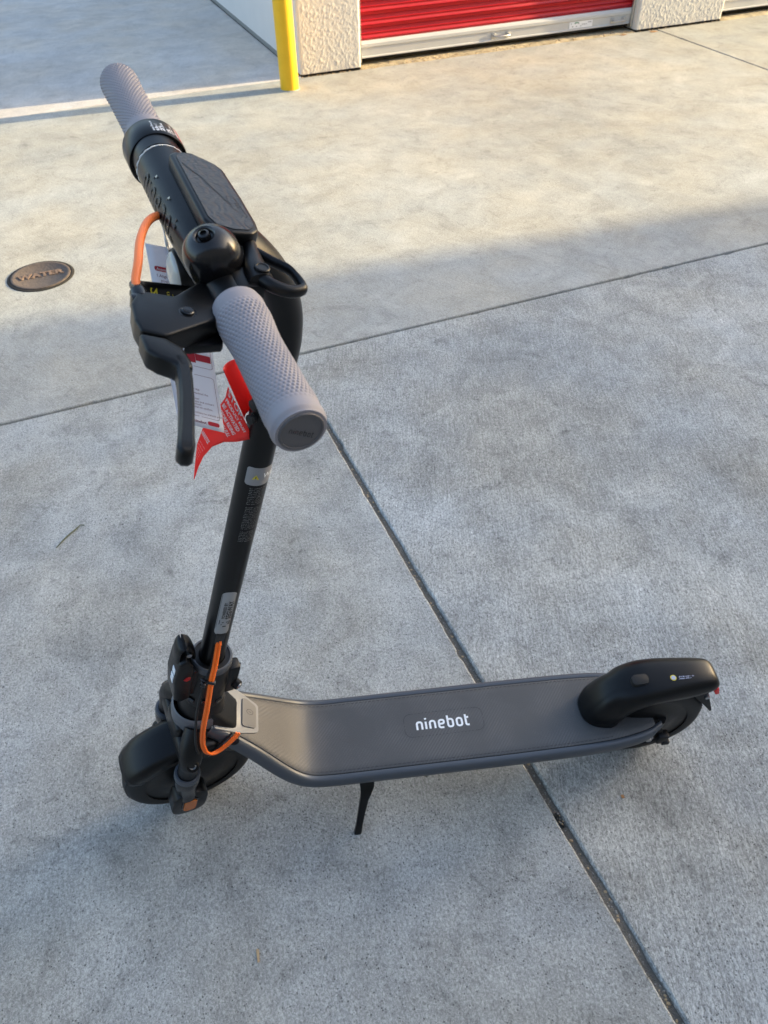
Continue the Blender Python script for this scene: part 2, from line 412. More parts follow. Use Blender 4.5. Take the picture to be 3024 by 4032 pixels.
# dirt and chips lying in the joints
mb = MB()
def chip(mb, c, r, flat=.5):
    n = 6; a0 = random.random()*6
    lo = [(c[0]+r*math.cos(a0+k*2*math.pi/n)*random.uniform(.6, 1.1), c[1]+r*math.sin(a0+k*2*math.pi/n)*random.uniform(.6, 1.1), c[2]) for k in range(n)]
    hi = [(c[0]+(p[0]-c[0])*.6, c[1]+(p[1]-c[1])*.6, c[2]+r*flat*random.uniform(.5, 1.1)) for p in lo]
    mb.ring_loft([lo, hi], False, True)
def soil_z(y): return -.0085 + .006*noise.noise((0, y*5, 2)) + .003*noise.noise((3, y*23, 2))
mb.grid(3, 700, lambda u, v: (JA-.010+u*.020, -1.0+v*3.27, soil_z(-1.0+v*3.27) + .0015*noise.noise((u*9, v*400, 1)) - (.02 if abs(-1.0+v*3.27-.475) < .014 else 0)))
fil = mb.build('joint_filler', 'joint_soil', pavement, smooth=60); tag(fil, kind='stuff')
mb = MB()
for k in range(420):
    y = random.uniform(-.3, 2.2); chip(mb, (JA+random.uniform(-.006, .006), y, soil_z(y)-.0005), random.choice((.0012, .0015, .002, .0028)), .7)
gr = mb.build('joint_grit', 'pebble', pavement, smooth=0); tag(gr, kind='stuff')
mb = MB()
for k in range(90):
    y = random.uniform(-.3, 2.2); chip(mb, (JA+random.uniform(-.005, .005), y, soil_z(y)-.0003), random.choice((.002, .0025, .0035, .0045)), .5)
gr = mb.build('joint_chips', 'wood_pale', pavement, smooth=0); tag(gr, kind='stuff')

# ---- small litter on the slabs
def litter(name, m, poly_or_pts, z, label, cat, thick=.0015):
    mb_ = MB(); mb_.prism(poly_or_pts, z, z+thick, .0004, 1); o = mb_.build(name, m, smooth=30); return tag(o, label, cat)
mb = MB(); mb.tube([(-.222, 1.693, .006), (-.235, 1.684, .004), (-.262, 1.664, .0035), (-.293, 1.633, .003)], [.0014, .0018, .002, .0012], 8, sub=4); mb.tube([(-.222, 1.693, .006), (-.212, 1.690, .004)], .0013, 6)
tag(mb.build('twig', 'twig_brown'), 'thin bent green twig lying on the slab left of the stem', 'twig')
litter('wood_chip', 'wood_pale', [(-.0695, .4625), (-.0655, .4635), (-.0615, .482), (-.0640, .4845), (-.0665, .4830)], .0008, 'small pale wood chip on the slab below the front wheel', 'wood chip')
litter('dry_leaf', 'leaf_dry', [(4.40, 5.37), (4.43, 5.36), (4.475, 5.375), (4.46, 5.40), (4.42, 5.40)], .001, 'brown dry leaf at the foot of the right stucco pillar', 'leaf')
litter('dry_leaf', 'leaf_dry', [(4.14, 5.40), (4.17, 5.385), (4.21, 5.395), (4.19, 5.415)], .001, 'brown dry leaf scrap under the right end of the red door', 'leaf')
litter('orange_chip', 'leaf_dry', [(.688, .462), (.694, .461), (.695, .468), (.689, .469)], .0008, 'tiny rust coloured chip right of the slab joint', 'chip')

# ---- water meter cover
root = empty('utility_cover', (-.195, 3.255, 0)); tag(root, 'round rusty iron water cover sunk in the sunlit slab', 'cover')
mb = MB(); mb.lathe((0, 0, 0), (0, 0, 1), [(.0015, .118), (.0035, .1225), (.0035, .128), (.0015, .1325), (.0006, .1335)], 72, False, False); mb.build('rim_shade_ring', 'dark_gap', root)  # near-black ring laid on the slab as the shadow round the lid
mb = MB(); mb.lathe((0, 0, 0), (0, 0, 1), [(.0005, .1185), (.005, .1185), (.0062, .1165), (.0062, .106), (.0048, .104)], 72, False, True); mb.build('lid', 'rust_iron', root, smooth=50)
mb = MB(); put_text(mb, 'WATER', lambda u, v: (u, v-.016, .0078), .050, align='CENTER', bold=.0022, spacing=1.05)
top = list(mb.v); fc = list(mb.f)
lt = MB(); lt.add(top, fc); n0 = len(top); lt.add([(x, y, .0045) for x, y, z in top], [])
for f in fc:
    for i in range(len(f)):
        a, b = f[i], f[(i+1) % len(f)]
        if sum(1 for g in fc if a in g and b in g) == 1: lt.f.append((a, b, b+n0, a+n0))
lt.build('lettering', 'rust_letter', root, smooth=0)

# ---- bollard
root = empty('bollard', (1.506, 5.225, 0)); tag(root, 'bright yellow round steel bollard at the building corner', 'bollard')
mb = MB(); mb.lathe((0, 0, 0), (0, 0, 1), [(0, .0585), (.3, .0585), (1.0, .0583), (1.075, .0583)], 40, False, False); mb.build('post', 'bollard_yellow', root)
mb = MB(); mb.lathe((0, 0, 1.0745), (0, 0, 1), [(0, .0590), (.012, .0588), (.03, .053), (.045, .038), (.053, .018), (.055, .002)], 40, False, True); mb.build('cap', 'bollard_yellow', root, smooth=60)
mb = MB(); mb.lathe((0, 0, 0), (0, 0, 1), [(.0008, .068), (.004, .064), (.0045, .0590)], 40, False, False); mb.build('base_collar', 'concrete_smooth', root)

# ---- storage building
bld = empty('storage_building', (1.652, 5.44, 0)); tag(bld, 'white stucco storage building with red roll up door', 'building')
BX, BY = 1.652, 5.44
def B(p): return (p[0]-BX, p[1]-BY, p[2])
def stucco_h(a, z):
    n1 = noise.noise((a*58, z*58, 1.3)); n2 = noise.noise((a*105+5, z*105, 7.7)); n3 = noise.noise((a*190, z*190, 2))
    r = 1-abs(n1)*1.6
    return .0022*max(0, n1+.05) + .0024*max(0, n2) + .0011*n3
def pillar(x0, x1, yf, yb, z0, z1, step=.0048):
    mb = MB(); cr = .016
    # perimeter path from back-left round the front to back-right
    path = [(x0, yb), (x0, yf+cr)] ; 
    for k in range(1, 6): t = k/6*math.pi/2; path.append((x0+cr-cr*math.cos(t), yf+cr-cr*math.sin(t)))
    path.append((x0+cr, yf)); nfront = max(2, int((x1-x0-2*cr)/step))
    for k in range(1, nfront+1): path.append((x0+cr+(x1-x0-2*cr)*k/nfront, yf))
    for k in range(1, 6): t = k/6*math.pi/2; path.append((x1-cr+cr*math.sin(t), yf+cr-cr*math.cos(t)))
    path += [(x1, yf+cr), (x1, yb)]
    zs = []; z = z0
    while z < z1: zs.append(z); z += step if z < .75 else .05
    zs.append(z1)
    rows = []
    for z in zs:
        r = []
        for (px, py) in path:
            fr = max(0, min(1, 1-(py-yf)/cr)) if py < yf+cr+1e-6 else 0
            r.append(B((px, py-stucco_h(px, z)*fr*(1 if z < .75 else .3), z)))
        rows.append(r)
    mb.ring_loft(rows, False, True, False)
    return mb
DOOR_Y = BY + .078
pillar(1.652, 2.085, BY, BY+.35, .012, 3.0).build('pillar', 'stucco', bld, smooth=60)
pillar(4.312, 5.118, BY, BY+.35, .012, 3.0).build('pillar', 'stucco', bld, smooth=60)
pillar(7.345, 8.15, BY, BY+.35, .012, 3.0, .05).build('pillar', 'stucco', bld, smooth=60)
mb = MB()
for a, b in ((2.085, 4.312), (5.118, 7.345)): mb.box(B(((a+b)/2, BY+.18, 2.65)), (b-a-.002, .34, .7), .004)
mb.build('lintel', 'stucco', bld)
mb = MB(); mb.box(B((1.758, BY+6.35, 1.515)), (.20, 12.0, 2.97), .006); mb.build('side_wall', 'wall_paint', bld)
mb = MB(); mb.box(B((1.756, BY+6.25, .0165)), (.192, 12.2, .033)); mb.build('base_strip', 'base_strip', bld)
mb = MB(); mb.box(B((5.0, BY+12.45, 1.5)), (6.5, .2, 3.0)); mb.box(B((8.05, BY+6.4, 1.5)), (.2, 11.9, 3.0)); mb.build('back_wall', 'wall_paint', bld)
mb = MB(); mb.box(B((4.9, BY+6.31, 3.06)), (6.48, 12.6, .11), .01); mb.build('roof', 'roof_sheet', bld)
# foot of the pillars: near-black strip filling the thin gap under each
mb = MB()
for a, b in ((1.66, 2.08), (4.32, 5.11), (7.35, 8.14)):
    mb = MB(); mb.box(B(((a+b)/2, BY+.17, .006)), (b-a, .33, .012)); mb.build('plinth_gap', 'dark_gap', bld)
PITCH = .0765
def roll_door(x0, x1, m, n_s, visible=True):
    w_ = x1-x0
    mb = MB(); zt = .143+n_s*PITCH
    mb.box(B(((x0+x1)/2, DOOR_Y+.045, (zt+.14)/2)), (w_, .006, zt-.14)); door = mb.build('roll_up_door', m, bld)
    prof = [(0, .010), (.10, .004), (.22, 0), (.42, -.001), (.52, .004), (.58, .014), (.64, .019), (.78, .019), (.86, .016), (.94, .012), (1.0, .010)]
    smb = MB()
    for i in range(len(prof)-1):
        for sgn in (0,):
            (t0, d0), (t1, d1) = prof[i], prof[i+1]
            smb.add([(0, d0, t0*PITCH), (w_, d0, t0*PITCH), (w_, d1, t1*PITCH), (0, d1, t1*PITCH)], [(0, 1, 2, 3)])
    first = None
    for k in range(n_s):
        if first is None:
            bm_ = smb.build('slat', m, door, smooth=55); bmw = bm_
            bm = bmesh.new(); bm.from_mesh(bm_.data); bmesh.ops.remove_doubles(bm, verts=bm.verts, dist=1e-5); bm.to_mesh(bm_.data); bm.free()
            first = bm_
        else:
            bm_ = first.copy(); COL.objects.link(bm_); bm_.parent = door
        bm_.location = B((x0, DOOR_Y-.002, .143+k*PITCH))
    mb = MB(); mb.prism([(DOOR_Y+.03, .045), (DOOR_Y-.016, .045), (DOOR_Y-.016, .052), (DOOR_Y-.010, .056), (DOOR_Y-.012, .104), (DOOR_Y-.018, .110), (DOOR_Y-.018, .128), (DOOR_Y-.006, .146), (DOOR_Y+.03, .146)], x0+.004, x1-.004, 0, 1, lambda a, b, c: B((c, a, b)))
    mb.build('bottom_bar', 'door_white', door, smooth=30)
    mb = MB(); mb.box(B(((x0+x1)/2, DOOR_Y+.020, .034)), (w_-.02, .016, .022), .004); mb.build('bottom_seal', 'rubber_seal', door)
    for xx in (x0+.010, x1-.010):
        mb = MB(); mb.box(B((xx, DOOR_Y-.024, 1.2)), (.019, .02, 2.36), .002); mb.build('guide_rail', 'galvanised', door)
    return door
d1 = roll_door(2.087, 4.310, 'door_red', 28)
d2 = roll_door(5.120, 7.343, 'door_white', 28)
# lock handle, sticker and lift handle on the bottom bar
def staple(x, z, w_, parent, name):
    mb_ = MB(); y = DOOR_Y-.016
    mb_.tube([B((x-w_/2, y+.002, z)), B((x-w_/2, y-.022, z)), B((x-w_/2+.012, y-.028, z)), B((x+w_/2-.012, y-.028, z)), B((x+w_/2, y-.022, z)), B((x+w_/2, y+.002, z))], .006, 8)
    for s_ in (-1, 1): mb_.box(B((x+s_*w_/2, y, z)), (.035, .006, .035), .002)
    return mb_.build(name, 'galvanised', parent)
staple(3.185, .078, .115, d1, 'lift_handle'); staple(4.185, .078, .10, d1, 'lift_handle')
mb = MB(); mb.box(B((3.86, DOOR_Y-.0125, .080)), (.20, .002, .042)); mb.build('sticker', 'sticker_white', d1, smooth=0)
mb = MB()
for k in range(11): mb.box(B((3.775+k*.0165+random.uniform(-.003, .003), DOOR_Y-.0142, .080+random.choice((-.009, 0, .010)))), (random.uniform(.006, .014), .0006, .006))
mb.build('sticker_print', 'label_grey', d1, smooth=0)
mb = MB(); mb.box(B((3.82, DOOR_Y-.0144, .094)), (.03, .0006, .007)); mb.build('sticker_mark', 'mark_green', d1, smooth=0)
# thresholds: sandy concrete in the doorways, dust and grit on them
for (a, b) in ((2.087, 4.310), (5.120, 7.343)):
    mb = MB(); mb.grid(160, 14, lambda u, v: B((a+u*(b-a), BY-.012+v*.36, .0035+.004*noise.noise((u*60, v*6, 2))-(.012 if v < .02 else 0)+(.003*noise.noise((u*160, v*20, 5))))))
    mb.build('threshold', 'threshold_concrete', bld, smooth=60)
mb = MB()
for k in range(160):
    chip(mb, B((random.uniform(2.1, 4.3), BY+random.uniform(-.03, .06), .004)), random.uniform(.003, .008), .7)
for k in range(60):
    chip(mb, B((random.choice((random.uniform(1.64, 2.1), random.uniform(4.3, 5.1))), BY+random.uniform(-.025, -.008), .001)), random.uniform(.003, .007), .6)
tag(mb.build('door_grit', 'wood_pale', bld, smooth=0), kind='stuff')

# ---- the tall block across the yard (out of the frame) that shades the foreground
XO, DO = 19.0, 5.0; YO = 2.80-(XO+DO-1.0)*math.tan(R(SUN_AZ))
blk = empty('tall_storage_block', (XO, YO, 0)); tag(blk, 'tall pale storage block across the yard, right of the frame', 'building')
mb = MB(); mb.box((DO/2, -22, 5.75), (DO, 44, 11.5), .02); mb.build('wall', 'wall_paint', blk)
mb = MB(); mb.box((DO/2, -22, 11.62), (DO-.1, 43.9, .24), .02); mb.build('parapet', 'base_strip', blk)
for k in range(9):
    mb = MB(); mb.box((-.01, -3-k*4.4, 1.25), (.06, 2.5, 2.5)); dd = mb.build('door', 'door_red', blk)

# ---- unseen unit row, added behind the camera to darken reflections and block sky
row = empty('added_unit_row', (-4.0, -4.0, 0)); tag(row, 'unseen grey row of storage units added behind the camera to block light', 'building')
mb = MB(); mb.box((0, -4.0, 2.6), (30, 8, 5.2), .02); mb.build('wall', 'row_wall', row)
mb = MB(); mb.box((0, -4.05, 5.26), (30.2, 8.3, .14), .02); mb.build('roof', 'base_strip', row)
for k in range(10):
    mb = MB(); mb.box((-13.3+k*2.95, .02, 1.2), (2.3, .06, 2.4), .01); mb.build('door', 'base_strip', row)

# ================================================================== SCOOTER
# scooter frame: x forward, y left, z up, origin on the ground under the rear wheel.
PHI, LEAN, STEER, RAKE = 2.86201, .05613, .31979, .29154
sc = empty('electric_scooter', (.74693, .57226, 0))
sc.rotation_mode = 'QUATERNION'
sc.rotation_quaternion = (Matrix.Rotation(PHI, 3, 'Z') @ Matrix.Rotation(-LEAN, 3, 'X')).to_quaternion()
tag(sc, 'black and grey electric kick scooter leaning on its kickstand', 'scooter')
SC_M = Matrix.Translation(sc.location) @ sc.rotation_quaternion.to_matrix().to_4x4()
STEM = Vector((-math.sin(RAKE), 0, math.cos(RAKE))); SBASE = Vector((.82115, 0, .30)); SQ = Matrix.Rotation(STEER, 3, STEM)
def K(p):      # stem frame (z up the steering axis, x forward, y left) -> scooter frame
    return SBASE + SQ @ (Vector((p[0]*math.cos(RAKE), p[1], p[0]*math.sin(RAKE))) + STEM*p[2])
def KW(p): return SC_M @ K(p)
def part(mb, name, m, parent=None, k=True, **kw): return mb.build(name, m, parent or sc, xf=K if k else None, **kw)
def words(mb, fn, u0, u1, v, h, seed):
    """a line of unreadable small print as word blocks"""
    rnd = random.Random(seed); u = u0
    while u < u1:
        l = min(rnd.uniform(1.4, 5)*h, u1-u); n = max(1, int(l/(h*.42)))
        for k in range(n):
            a, b = u+l*k/n, u+l*(k+.74)/n; tp = rnd.choice((.5, .5, .52, .78, .8)); lo = rnd.choice((0, 0, 0, 0, -.16))
            mb.add([fn(a, v+lo*h), fn(b, v+lo*h), fn(b, v+h*tp), fn(a, v+h*tp)], [(0, 1, 2, 3)])
            if rnd.random() < .5: mb.f.pop(); mb.f += [(len(mb.v)-4, len(mb.v)-3, len(mb.v)-2)]
        u += l + h*.55

# ---- stem with its swan neck
SR = .0195
zs_ = [.205, .25, .40, .55, .70, .78]
path = [(0, 0, z) for z in zs_] + [(.002, 0, .815), (.011, 0, .850), (.030, 0, .882), (.056, 0, .906), (.086, 0, .924), (.112, 0, .935)]
rad = [SR]*6 + [(.0205, .0195), (.0225, .0195), (.025, .0195), (.028, .0195), (.031, .019), (.033, .018)]
rad = [(r, r) if not isinstance(r, tuple) else r for r in rad]
mb = MB(); mb.tube(path, rad, 36, sub=5, up=(1, 0, 0)); part(mb, 'stem', 'black_paint', smooth=50)
def on_stem(ang, z, r=SR): return (r*math.cos(ang), r*math.sin(ang), z)
# warning label
A0 = R(41)
def stick(a0, a1, z0, z1, name, m, rr=SR+.00025, rc=.004, par=None):
    mb_ = MB(); n = 28
    pts = []
    W = (a1-a0)*SR; Hh = z1-z0
    def clampr(u):   # rounded ends
        d = min(u, W-u); q = 0 if d >= rc else rc-math.sqrt(max(0, rc*rc-(rc-d)**2)); return q
    vs_ = []; fs = []
    for i in range(n+1):
        u = W*i/n; u = W*(.5-.5*math.cos(math.pi*i/n)); q = clampr(u); a = a0+u/SR
        vs_ += [on_stem(a, z0+q, rr), on_stem(a, z1-q, rr)]
    for i in range(n): fs.append((2*i, 2*i+2, 2*i+3, 2*i+1))
    mb_.add(vs_, fs); return part(mb_, name, m, par, smooth=60)
lab = stick(R(40), R(196), .6085, .6380, 'warning_label', 'label_grey')
f = lambda u, v: on_stem(R(63)+u/SR, .620+v, SR+.0006)
mb = MB(); put_text(mb, 'WARNING', lambda u, v: f(u+.0125, v+.0015), .0105, shear=.12, bold=.0002); words(mb, lambda u, v: f(u, v), .030, .044, -.0055, .0045, 3); part(mb, 'lettering', 'print_white', lab, smooth=0)
mb = MB(); mb.add([f(.0, -.001), f(.0085, -.001), f(.0043, .0065)], [(0, 1, 2)]); part(mb, 'warning_triangle', 'print_yellow', lab, smooth=0)
mb = MB(); mb.add([f(.0038, .0008), f(.0047, .0008), f(.0047, .0042), f(.0038, .0042)], [(0, 1, 2, 3)]); mb.v = [tuple(Vector(p)*1) for p in mb.v]; mb.v = [on_stem(math.atan2(p[1], p[0]), p[2], SR+.0009) for p in mb.v]; part(mb, 'triangle_mark', 'ink_dark', lab, smooth=0)
mb = MB(); z = .6045; k = 0
while z > .505:
    gap = k in (9, 23)
    words(mb, lambda u, v: on_stem(R(63)+u/SR, v, SR+.0004), 0, .036+random.uniform(-.006, .004), z-.0016, .0021, 100+k)
    z -= .0062 if gap else .00305; k += 1
part(mb, 'small_print', 'print_grey', lab, smooth=0)
# brand plate low on the stem
lab = stick(R(50), R(114), .290, .396, 'brand_label', 'label_light', rc=.010)
def fl(u, v):  # rotated: text runs up the stem, tops towards the front
    return on_stem(R(82)-v/SR, .343+u, SR+.0007)
mb = MB()
put_text(mb, 'SEGWAY', lambda u, v: fl(u-.012, v-.0082), .0105, bold=.0003, spacing=1.05)
put_text(mb, 'POWERED BY', lambda u, v: fl(u-.010, v+.0005), .0062, bold=.00012)
for (u0, u1, v0, v1) in ((-.021, -.019, -.006, .003), (-.026, -.0245, -.007, .004), (-.0245, -.014, .006, .0068), (-.026, -.017, -.0085, -.007), (-.031, -.0285, -.004, .001)):
    mb.add([fl(u0, v0), fl(u1, v0), fl(u1, v1), fl(u0, v1)], [(0, 1, 2, 3)])
part(mb, 'lettering', 'print_black' if 'print_black' in MATS else 'ink_dark', lab, smooth=0)
mb = MB()
for (u0, u1, v) in ((-.034, .046, .0095), (-.034, .046, -.0098)):
    for k in range(12):
        a, b = u0+(u1-u0)*k/12, u0+(u1-u0)*(k+1)/12; mb.add([fl(a, v), fl(b, v), fl(b, v+.0005), fl(a, v+.0005)], [(0, 1, 2, 3)])
part(mb, 'border_line', 'ink_dark', lab, smooth=0)
# rubber plugs on the stem
for z in (.7275, .7065):
    a = R(22); dv = Vector((math.cos(a), math.sin(a), 0))
    mb = MB(); mb.lathe(dv*(SR-.002)+Vector((0, 0, z)), dv, [(0, .0055), (.0035, .0062), (.0042, .0048), (.0055, .0048), (.006, .0062), (.0085, .0058), (.0095, .004), (.0097, .002)], 20); part(mb, 'rubber_plug', 'black_rubber')

# ---- handlebar
BXK, BZK = .112, .937
bar = MB(); bar.lathe((BXK, -.1285, BZK-.004), (0, 1, 0), [(0, .0225), (.024, .0225), (.040, .0228), (.0405, .0216), (.0445, .0216), (.045, .0232), (.095, .0232), (.150, .0222), (.196, .0205), (.206, .0185), (.2085, .0165), (.262, .0165)], 48); hb = part(bar, 'handlebar', 'black_paint', smooth=40)
# raised word on the front of the bar
def on_bar(ang, y, r): return (BXK+r*math.cos(ang), y, BZK-.004+r*math.sin(ang))
barw = lambda du: (lambda u, v: on_bar(R(-12)+v/.0232, -.058+u, .0234+du-max(0, u-.004)*.0145))
mb = MB(); stroke_word(mb, 'ninebot', barw(.0002), .090, .27); hw_ = part(mb, 'lettering_edge', 'engrave', hb, smooth=0)
mb = MB(); stroke_word(mb, 'ninebot', barw(.0006), .090, .15); part(mb, 'lettering', 'letter_grey', hb, smooth=0)
mb = MB()
for u0, v0 in ((.0173, .0200), (.0543, .0210)):
    mb = MB(); f_ = barw(.0010); mb.add([f_(u0, v0), f_(u0+.0022, v0), f_(u0+.0022, v0+.0022), f_(u0, v0+.0022)], [(0, 1, 2, 3)])
    part(mb, 'tip_light', 'cutout_light', hb, smooth=0)  # pale squares painted as light showing through the cut letter tips
# throttle collar with print
cy0, cy1, cr = -.1365, -.1065, .0272
mb = MB(); mb.lathe((BXK-.002, 0, BZK-.007), (0, 1, 0), [(cy0, .021), (cy0, .0262), (cy0+.002, cr), (cy1-.0015, cr), (cy1, .0266), (cy1, .0240), (cy1-.010, .0235)], 56, False, False); col_ = part(mb, 'throttle_collar', 'black_paint', smooth=40)
def on_col(ang, y, r=cr+.0003): return (BXK-.002+r*math.cos(ang), y, BZK-.007+r*math.sin(ang))
mb = MB()
for k, (a, l, h_) in enumerate(((78, .019, .0017), (86, .013, .0024), (92, .009, .0017), (98, .016, .0026), (105, .010, .0018), (110, .009, .0026), (116, .021, .0017), (127, .0175, .0028))):
    words(mb, lambda u, v: on_col(R(a)-v/cr, cy1-.0035-u), 0, l, -.0010, h_*1.5, 40+k)
part(mb, 'small_print', 'print_white', col_, smooth=0)
mb = MB()
n = 14; vs_ = []
for i in range(n+1):
    a = R(131+(162-131)*i/n); vs_ += [on_col(a, cy0+.003, cr+.0002), on_col(a, cy1-.003, cr+.0002)]
mb.add(vs_, [(2*i, 2*i+1, 2*i+3, 2*i+2) for i in range(n)]); part(mb, 'red_notice', 'print_red', col_)
# grips with moulded scales
def grip(y0, y1, name, rprof, tex0, tex1, rows, round_end):
    """y0 inner end, y1 outer end"""
    L_ = abs(y1-y0); sg = 1 if y1 > y0 else -1
    nu, nv = 288, int(rows*7)+40
    cols = 36
    def rbase(t):
        for (ta, ra), (tb, rb) in zip(rprof, rprof[1:]):
            if ta <= t <= tb: q = (t-ta)/(tb-ta); q = q*q*(3-2*q); return ra+(rb-ra)*q
        return rprof[-1][1]
    def fn(u, v):
        t = v; ang = u*2*math.pi; r = rbase(t)
        if tex0 < t < tex1:
            s_ = (t-tex0)/(tex1-tex0)*rows; i = math.floor(s_); fr = s_-i-.5
            c = u*cols + (.5 if i % 2 else 0); fc_ = c-math.floor(c)-.5
            # scale: squarish stud, sharp towards the outer end
            d = max(abs(fc_)*1.15, abs(fr)*1.05) * .55 + (abs(fc_)+abs(fr))*.45
            hgt = max(0, min(1, (.46-d)/.16))
            edge = min(1, (t-tex0)/.05, (tex1-t)/.05)
            pat = .5+.5*noise.noise((u*4, t*5, 3)); 
            r += .00085*hgt*edge*(.75+.35*pat)
        yy = y0+sg*t*L_
        if round_end and t > 1-round_end:
            q = (t-(1-round_end))/round_end; r *= math.sqrt(max(0.02, 1-q*q*.98)); 
        return (BXK+.001+r*math.cos(ang), yy, BZK+r*math.sin(ang))
    mb_ = MB(); mb_.grid(nu, nv, fn, True)
    n_ = len(mb_.v); mb_.f.append(tuple(i*nv for i in range(nu))); mb_.f.append(tuple(i*nv+nv-1 for i in range(nu)))
    return part(mb_, name, 'grip_rubber', smooth=50)
g1 = grip(.1345, .2725, 'grip', [(0, .0160), (.012, .0192), (.06, .0203), (.14, .0197), (.38, .0177), (.70, .0182), (.90, .0192), (.965, .0197), (1, .0180)], .10, .905, 33, 0)
mb = MB(); mb.lathe((BXK+.001, .2727, BZK), (0, 1, 0), [(-.002, .0160), (.0002, .0160), (.0010, .0155), (.0010, .0143), (.0004, .0140)], 48, False, True); cap = part(mb, 'end_cap', 'grip_cap', g1)
mb = MB(); stroke_word(mb, 'ninebot', lambda u, v: (BXK+.001+.009-u*.9-v*.12, .2727+.0007, BZK-.0028+v-(u-.01)*.28), .0200, .13); part(mb, 'lettering', 'black_rubber', g1, smooth=0)
g2 = grip(-.1345, -.2735, 'grip', [(0, .0180), (.06, .0185), (.25, .0178), (.60, .0180), (.88, .0188), (1, .0186)], .07, .96, 36, .10)

# ---- dashboard
DZ = .9665
dash = [(.1195, -.046), (.1135, -.0515), (.1000, -.0545), (.0885, -.0455), (.0805, -.0385), (.0765, -.0290), (.0752, .0167), (.0757, .0560), (.0775, .0690), (.0850, .0760), (.1020, .0770), (.1160, .0715), (.1205, .0600)]
def dz(a, b, c): return (a, b, c - (.118-a)*.06)
mb = MB(); mb.prism(dash, DZ-.013, DZ, .0028, 3, dz)
# skirt down on to the bar
sk = [(x+(.101-x)*.16, y*.90) for x, y in dash]
mb.prism(sk, DZ-.028, DZ-.012, .002, 2, dz)
db = part(mb, 'dashboard', 'black_paint', smooth=40)
inner = [(.1005+(x-.1005)*.80-.001, .011+(y-.011)*.935) for x, y in dash]
mb = MB(); mb.prism(inner, DZ-.002, DZ+.0006, .0004, 1, dz); scr = part(mb, 'screen', 'screen_film', db)
mb = MB()
def line3(mb, pts, w_, zoff=.0009):
    pts = [Vector((*p, 0)) for p in pts]; n = len(pts); vs_ = []
    for i, p in enumerate(pts):
        t = (pts[min(i+1, n-1)]-pts[max(i-1, 0)]).normalized(); q = Vector((-t.y, t.x, 0))*w_/2
        vs_ += [dz(p.x+q.x, p.y+q.y, DZ+zoff), dz(p.x-q.x, p.y-q.y, DZ+zoff)]
    mb.add(vs_, [(2*i, 2*i+1, 2*i+3, 2*i+2) for i in range(n-1)])
line3(mb, round_poly([(.1125, -.030), (.108, -.018), (.103, -.010), (.099, .006), (.095, .018), (.0915, .030), (.0895, .034)], .004), .0013)
part(mb, 'film_crease', 'engrave', scr, smooth=0)
mb = MB(); rect = round_poly([(.0900, .020), (.0835, .020), (.0815, .052), (.0840, .052), (.0905, .038)], .0015, True); rect.append(rect[0]); line3(mb, rect, .0005)
for k in range(3): line3(mb, [(.0862, .031+k*.0035), (.0838, .031+k*.0035)], .0012)
part(mb, 'button_outline', 'engrave', scr, smooth=0)
mb = MB()
n = 60; ctrs = []
mb2 = [(x, y) for x, y in inner]; rr_ = round_poly(mb2, .002, True); rr_.append(rr_[0]); line3(mb, rr_, .0005, .0007); part(mb, 'screen_edge', 'engrave', scr, smooth=0)
# ribbed thumb pad behind the display
mb = MB(); mb.prism([(.0900, -.083), (.0735, -.078), (.0665, -.064), (.0665, -.050), (.0770, -.038), (.0900, -.045)], .940, .9470, .002, 2); tp = part(mb, 'throttle_paddle', 'black_plastic')
mb = MB()
for k in range(7): mb.box((.0680+k*.0027, -.0545-k*.0027, .9472), (.0010, .010, .0010), .0003, 1, Matrix.Rotation(R(-50), 3, 'Z'))
part(mb, 'grip_rib', 'black_rubber', tp)

# ---- bell on top of the bar
bc = Vector((.1205, .090, .9535)); bn = Vector((.46, .16, .87)).normalized()
mb = MB(); Rb = .0222
prof = [(-.013, Rb*.93), (-.0125, Rb*.97), (-.008, Rb), (0, Rb)]
for k in range(1, 12): t = k/12*math.pi/2; prof.append((math.sin(t)*Rb*1.02, Rb*math.cos(t)))
prof = [p for p in prof if p[1] > .0082] + [(.0203, .0076), (.0196, .0066), (.0178, .0060)]
mb.lathe(bc, bn, prof, 64, True, True); bell = part(mb, 'bell', 'black_gloss', smooth=40)
mb = MB(); mb.lathe(bc, bn, [(.0175, .0048), (.0200, .0047), (.0218, .0040), (.0226, .0026), (.0205, .0022)], 20); part(mb, 'bolt', 'black_gloss', bell)
mb = MB(); mb.lathe(bc - bn*.013 , bn, [(-.012, .008), (.0, .0095), (.001, .012)], 24); part(mb, 'bell_foot', 'black_plastic', bell)
mb = MB(); mb.lathe((BXK, .080, BZK-.002), (0, 1, 0), [(0, .0195), (.001, .0205), (.016, .0205), (.017, .0195)], 36); part(mb, 'bell_clamp', 'black_plastic', bell)
# thumb lever with its loop
LZ = .953
mb = MB()
sq = 10
mb.tube([(.0805, .050, LZ+.001), (.084, .066, LZ), (.0875, .086, LZ), (.0915, .108, LZ), (.092, .124, LZ)], [(.0042, .0050), (.0050, .0055), (.0062, .006), (.0095, .0062), (.0100, .006)], 12, sub=5, up=(0, 0, 1))
lv = part(mb, 'bell_lever', 'black_plastic', smooth=50)
mb = MB(); mb.tube([(.0925, .118, LZ), (.085, .130, LZ-.0005), (.074, .136, LZ-.001), (.0635, .1345, LZ-.001), (.0605, .129, LZ-.001), (.0625, .115, LZ), (.0655, .106, LZ), (.073, .098, LZ), (.0800, .089, LZ), (.0865, .082, LZ)], [(.0050, .0055), (.0050, .0055), (.0048, .0050), (.0040, .0048), (.0032, .0048), (.0024, .0045), (.0026, .0045), (.0028, .0045), (.003, .0045), (.004, .005)], 12, sub=5, up=(0, 0, 1)); part(mb, 'thumb_loop', 'black_plastic', lv, smooth=50)
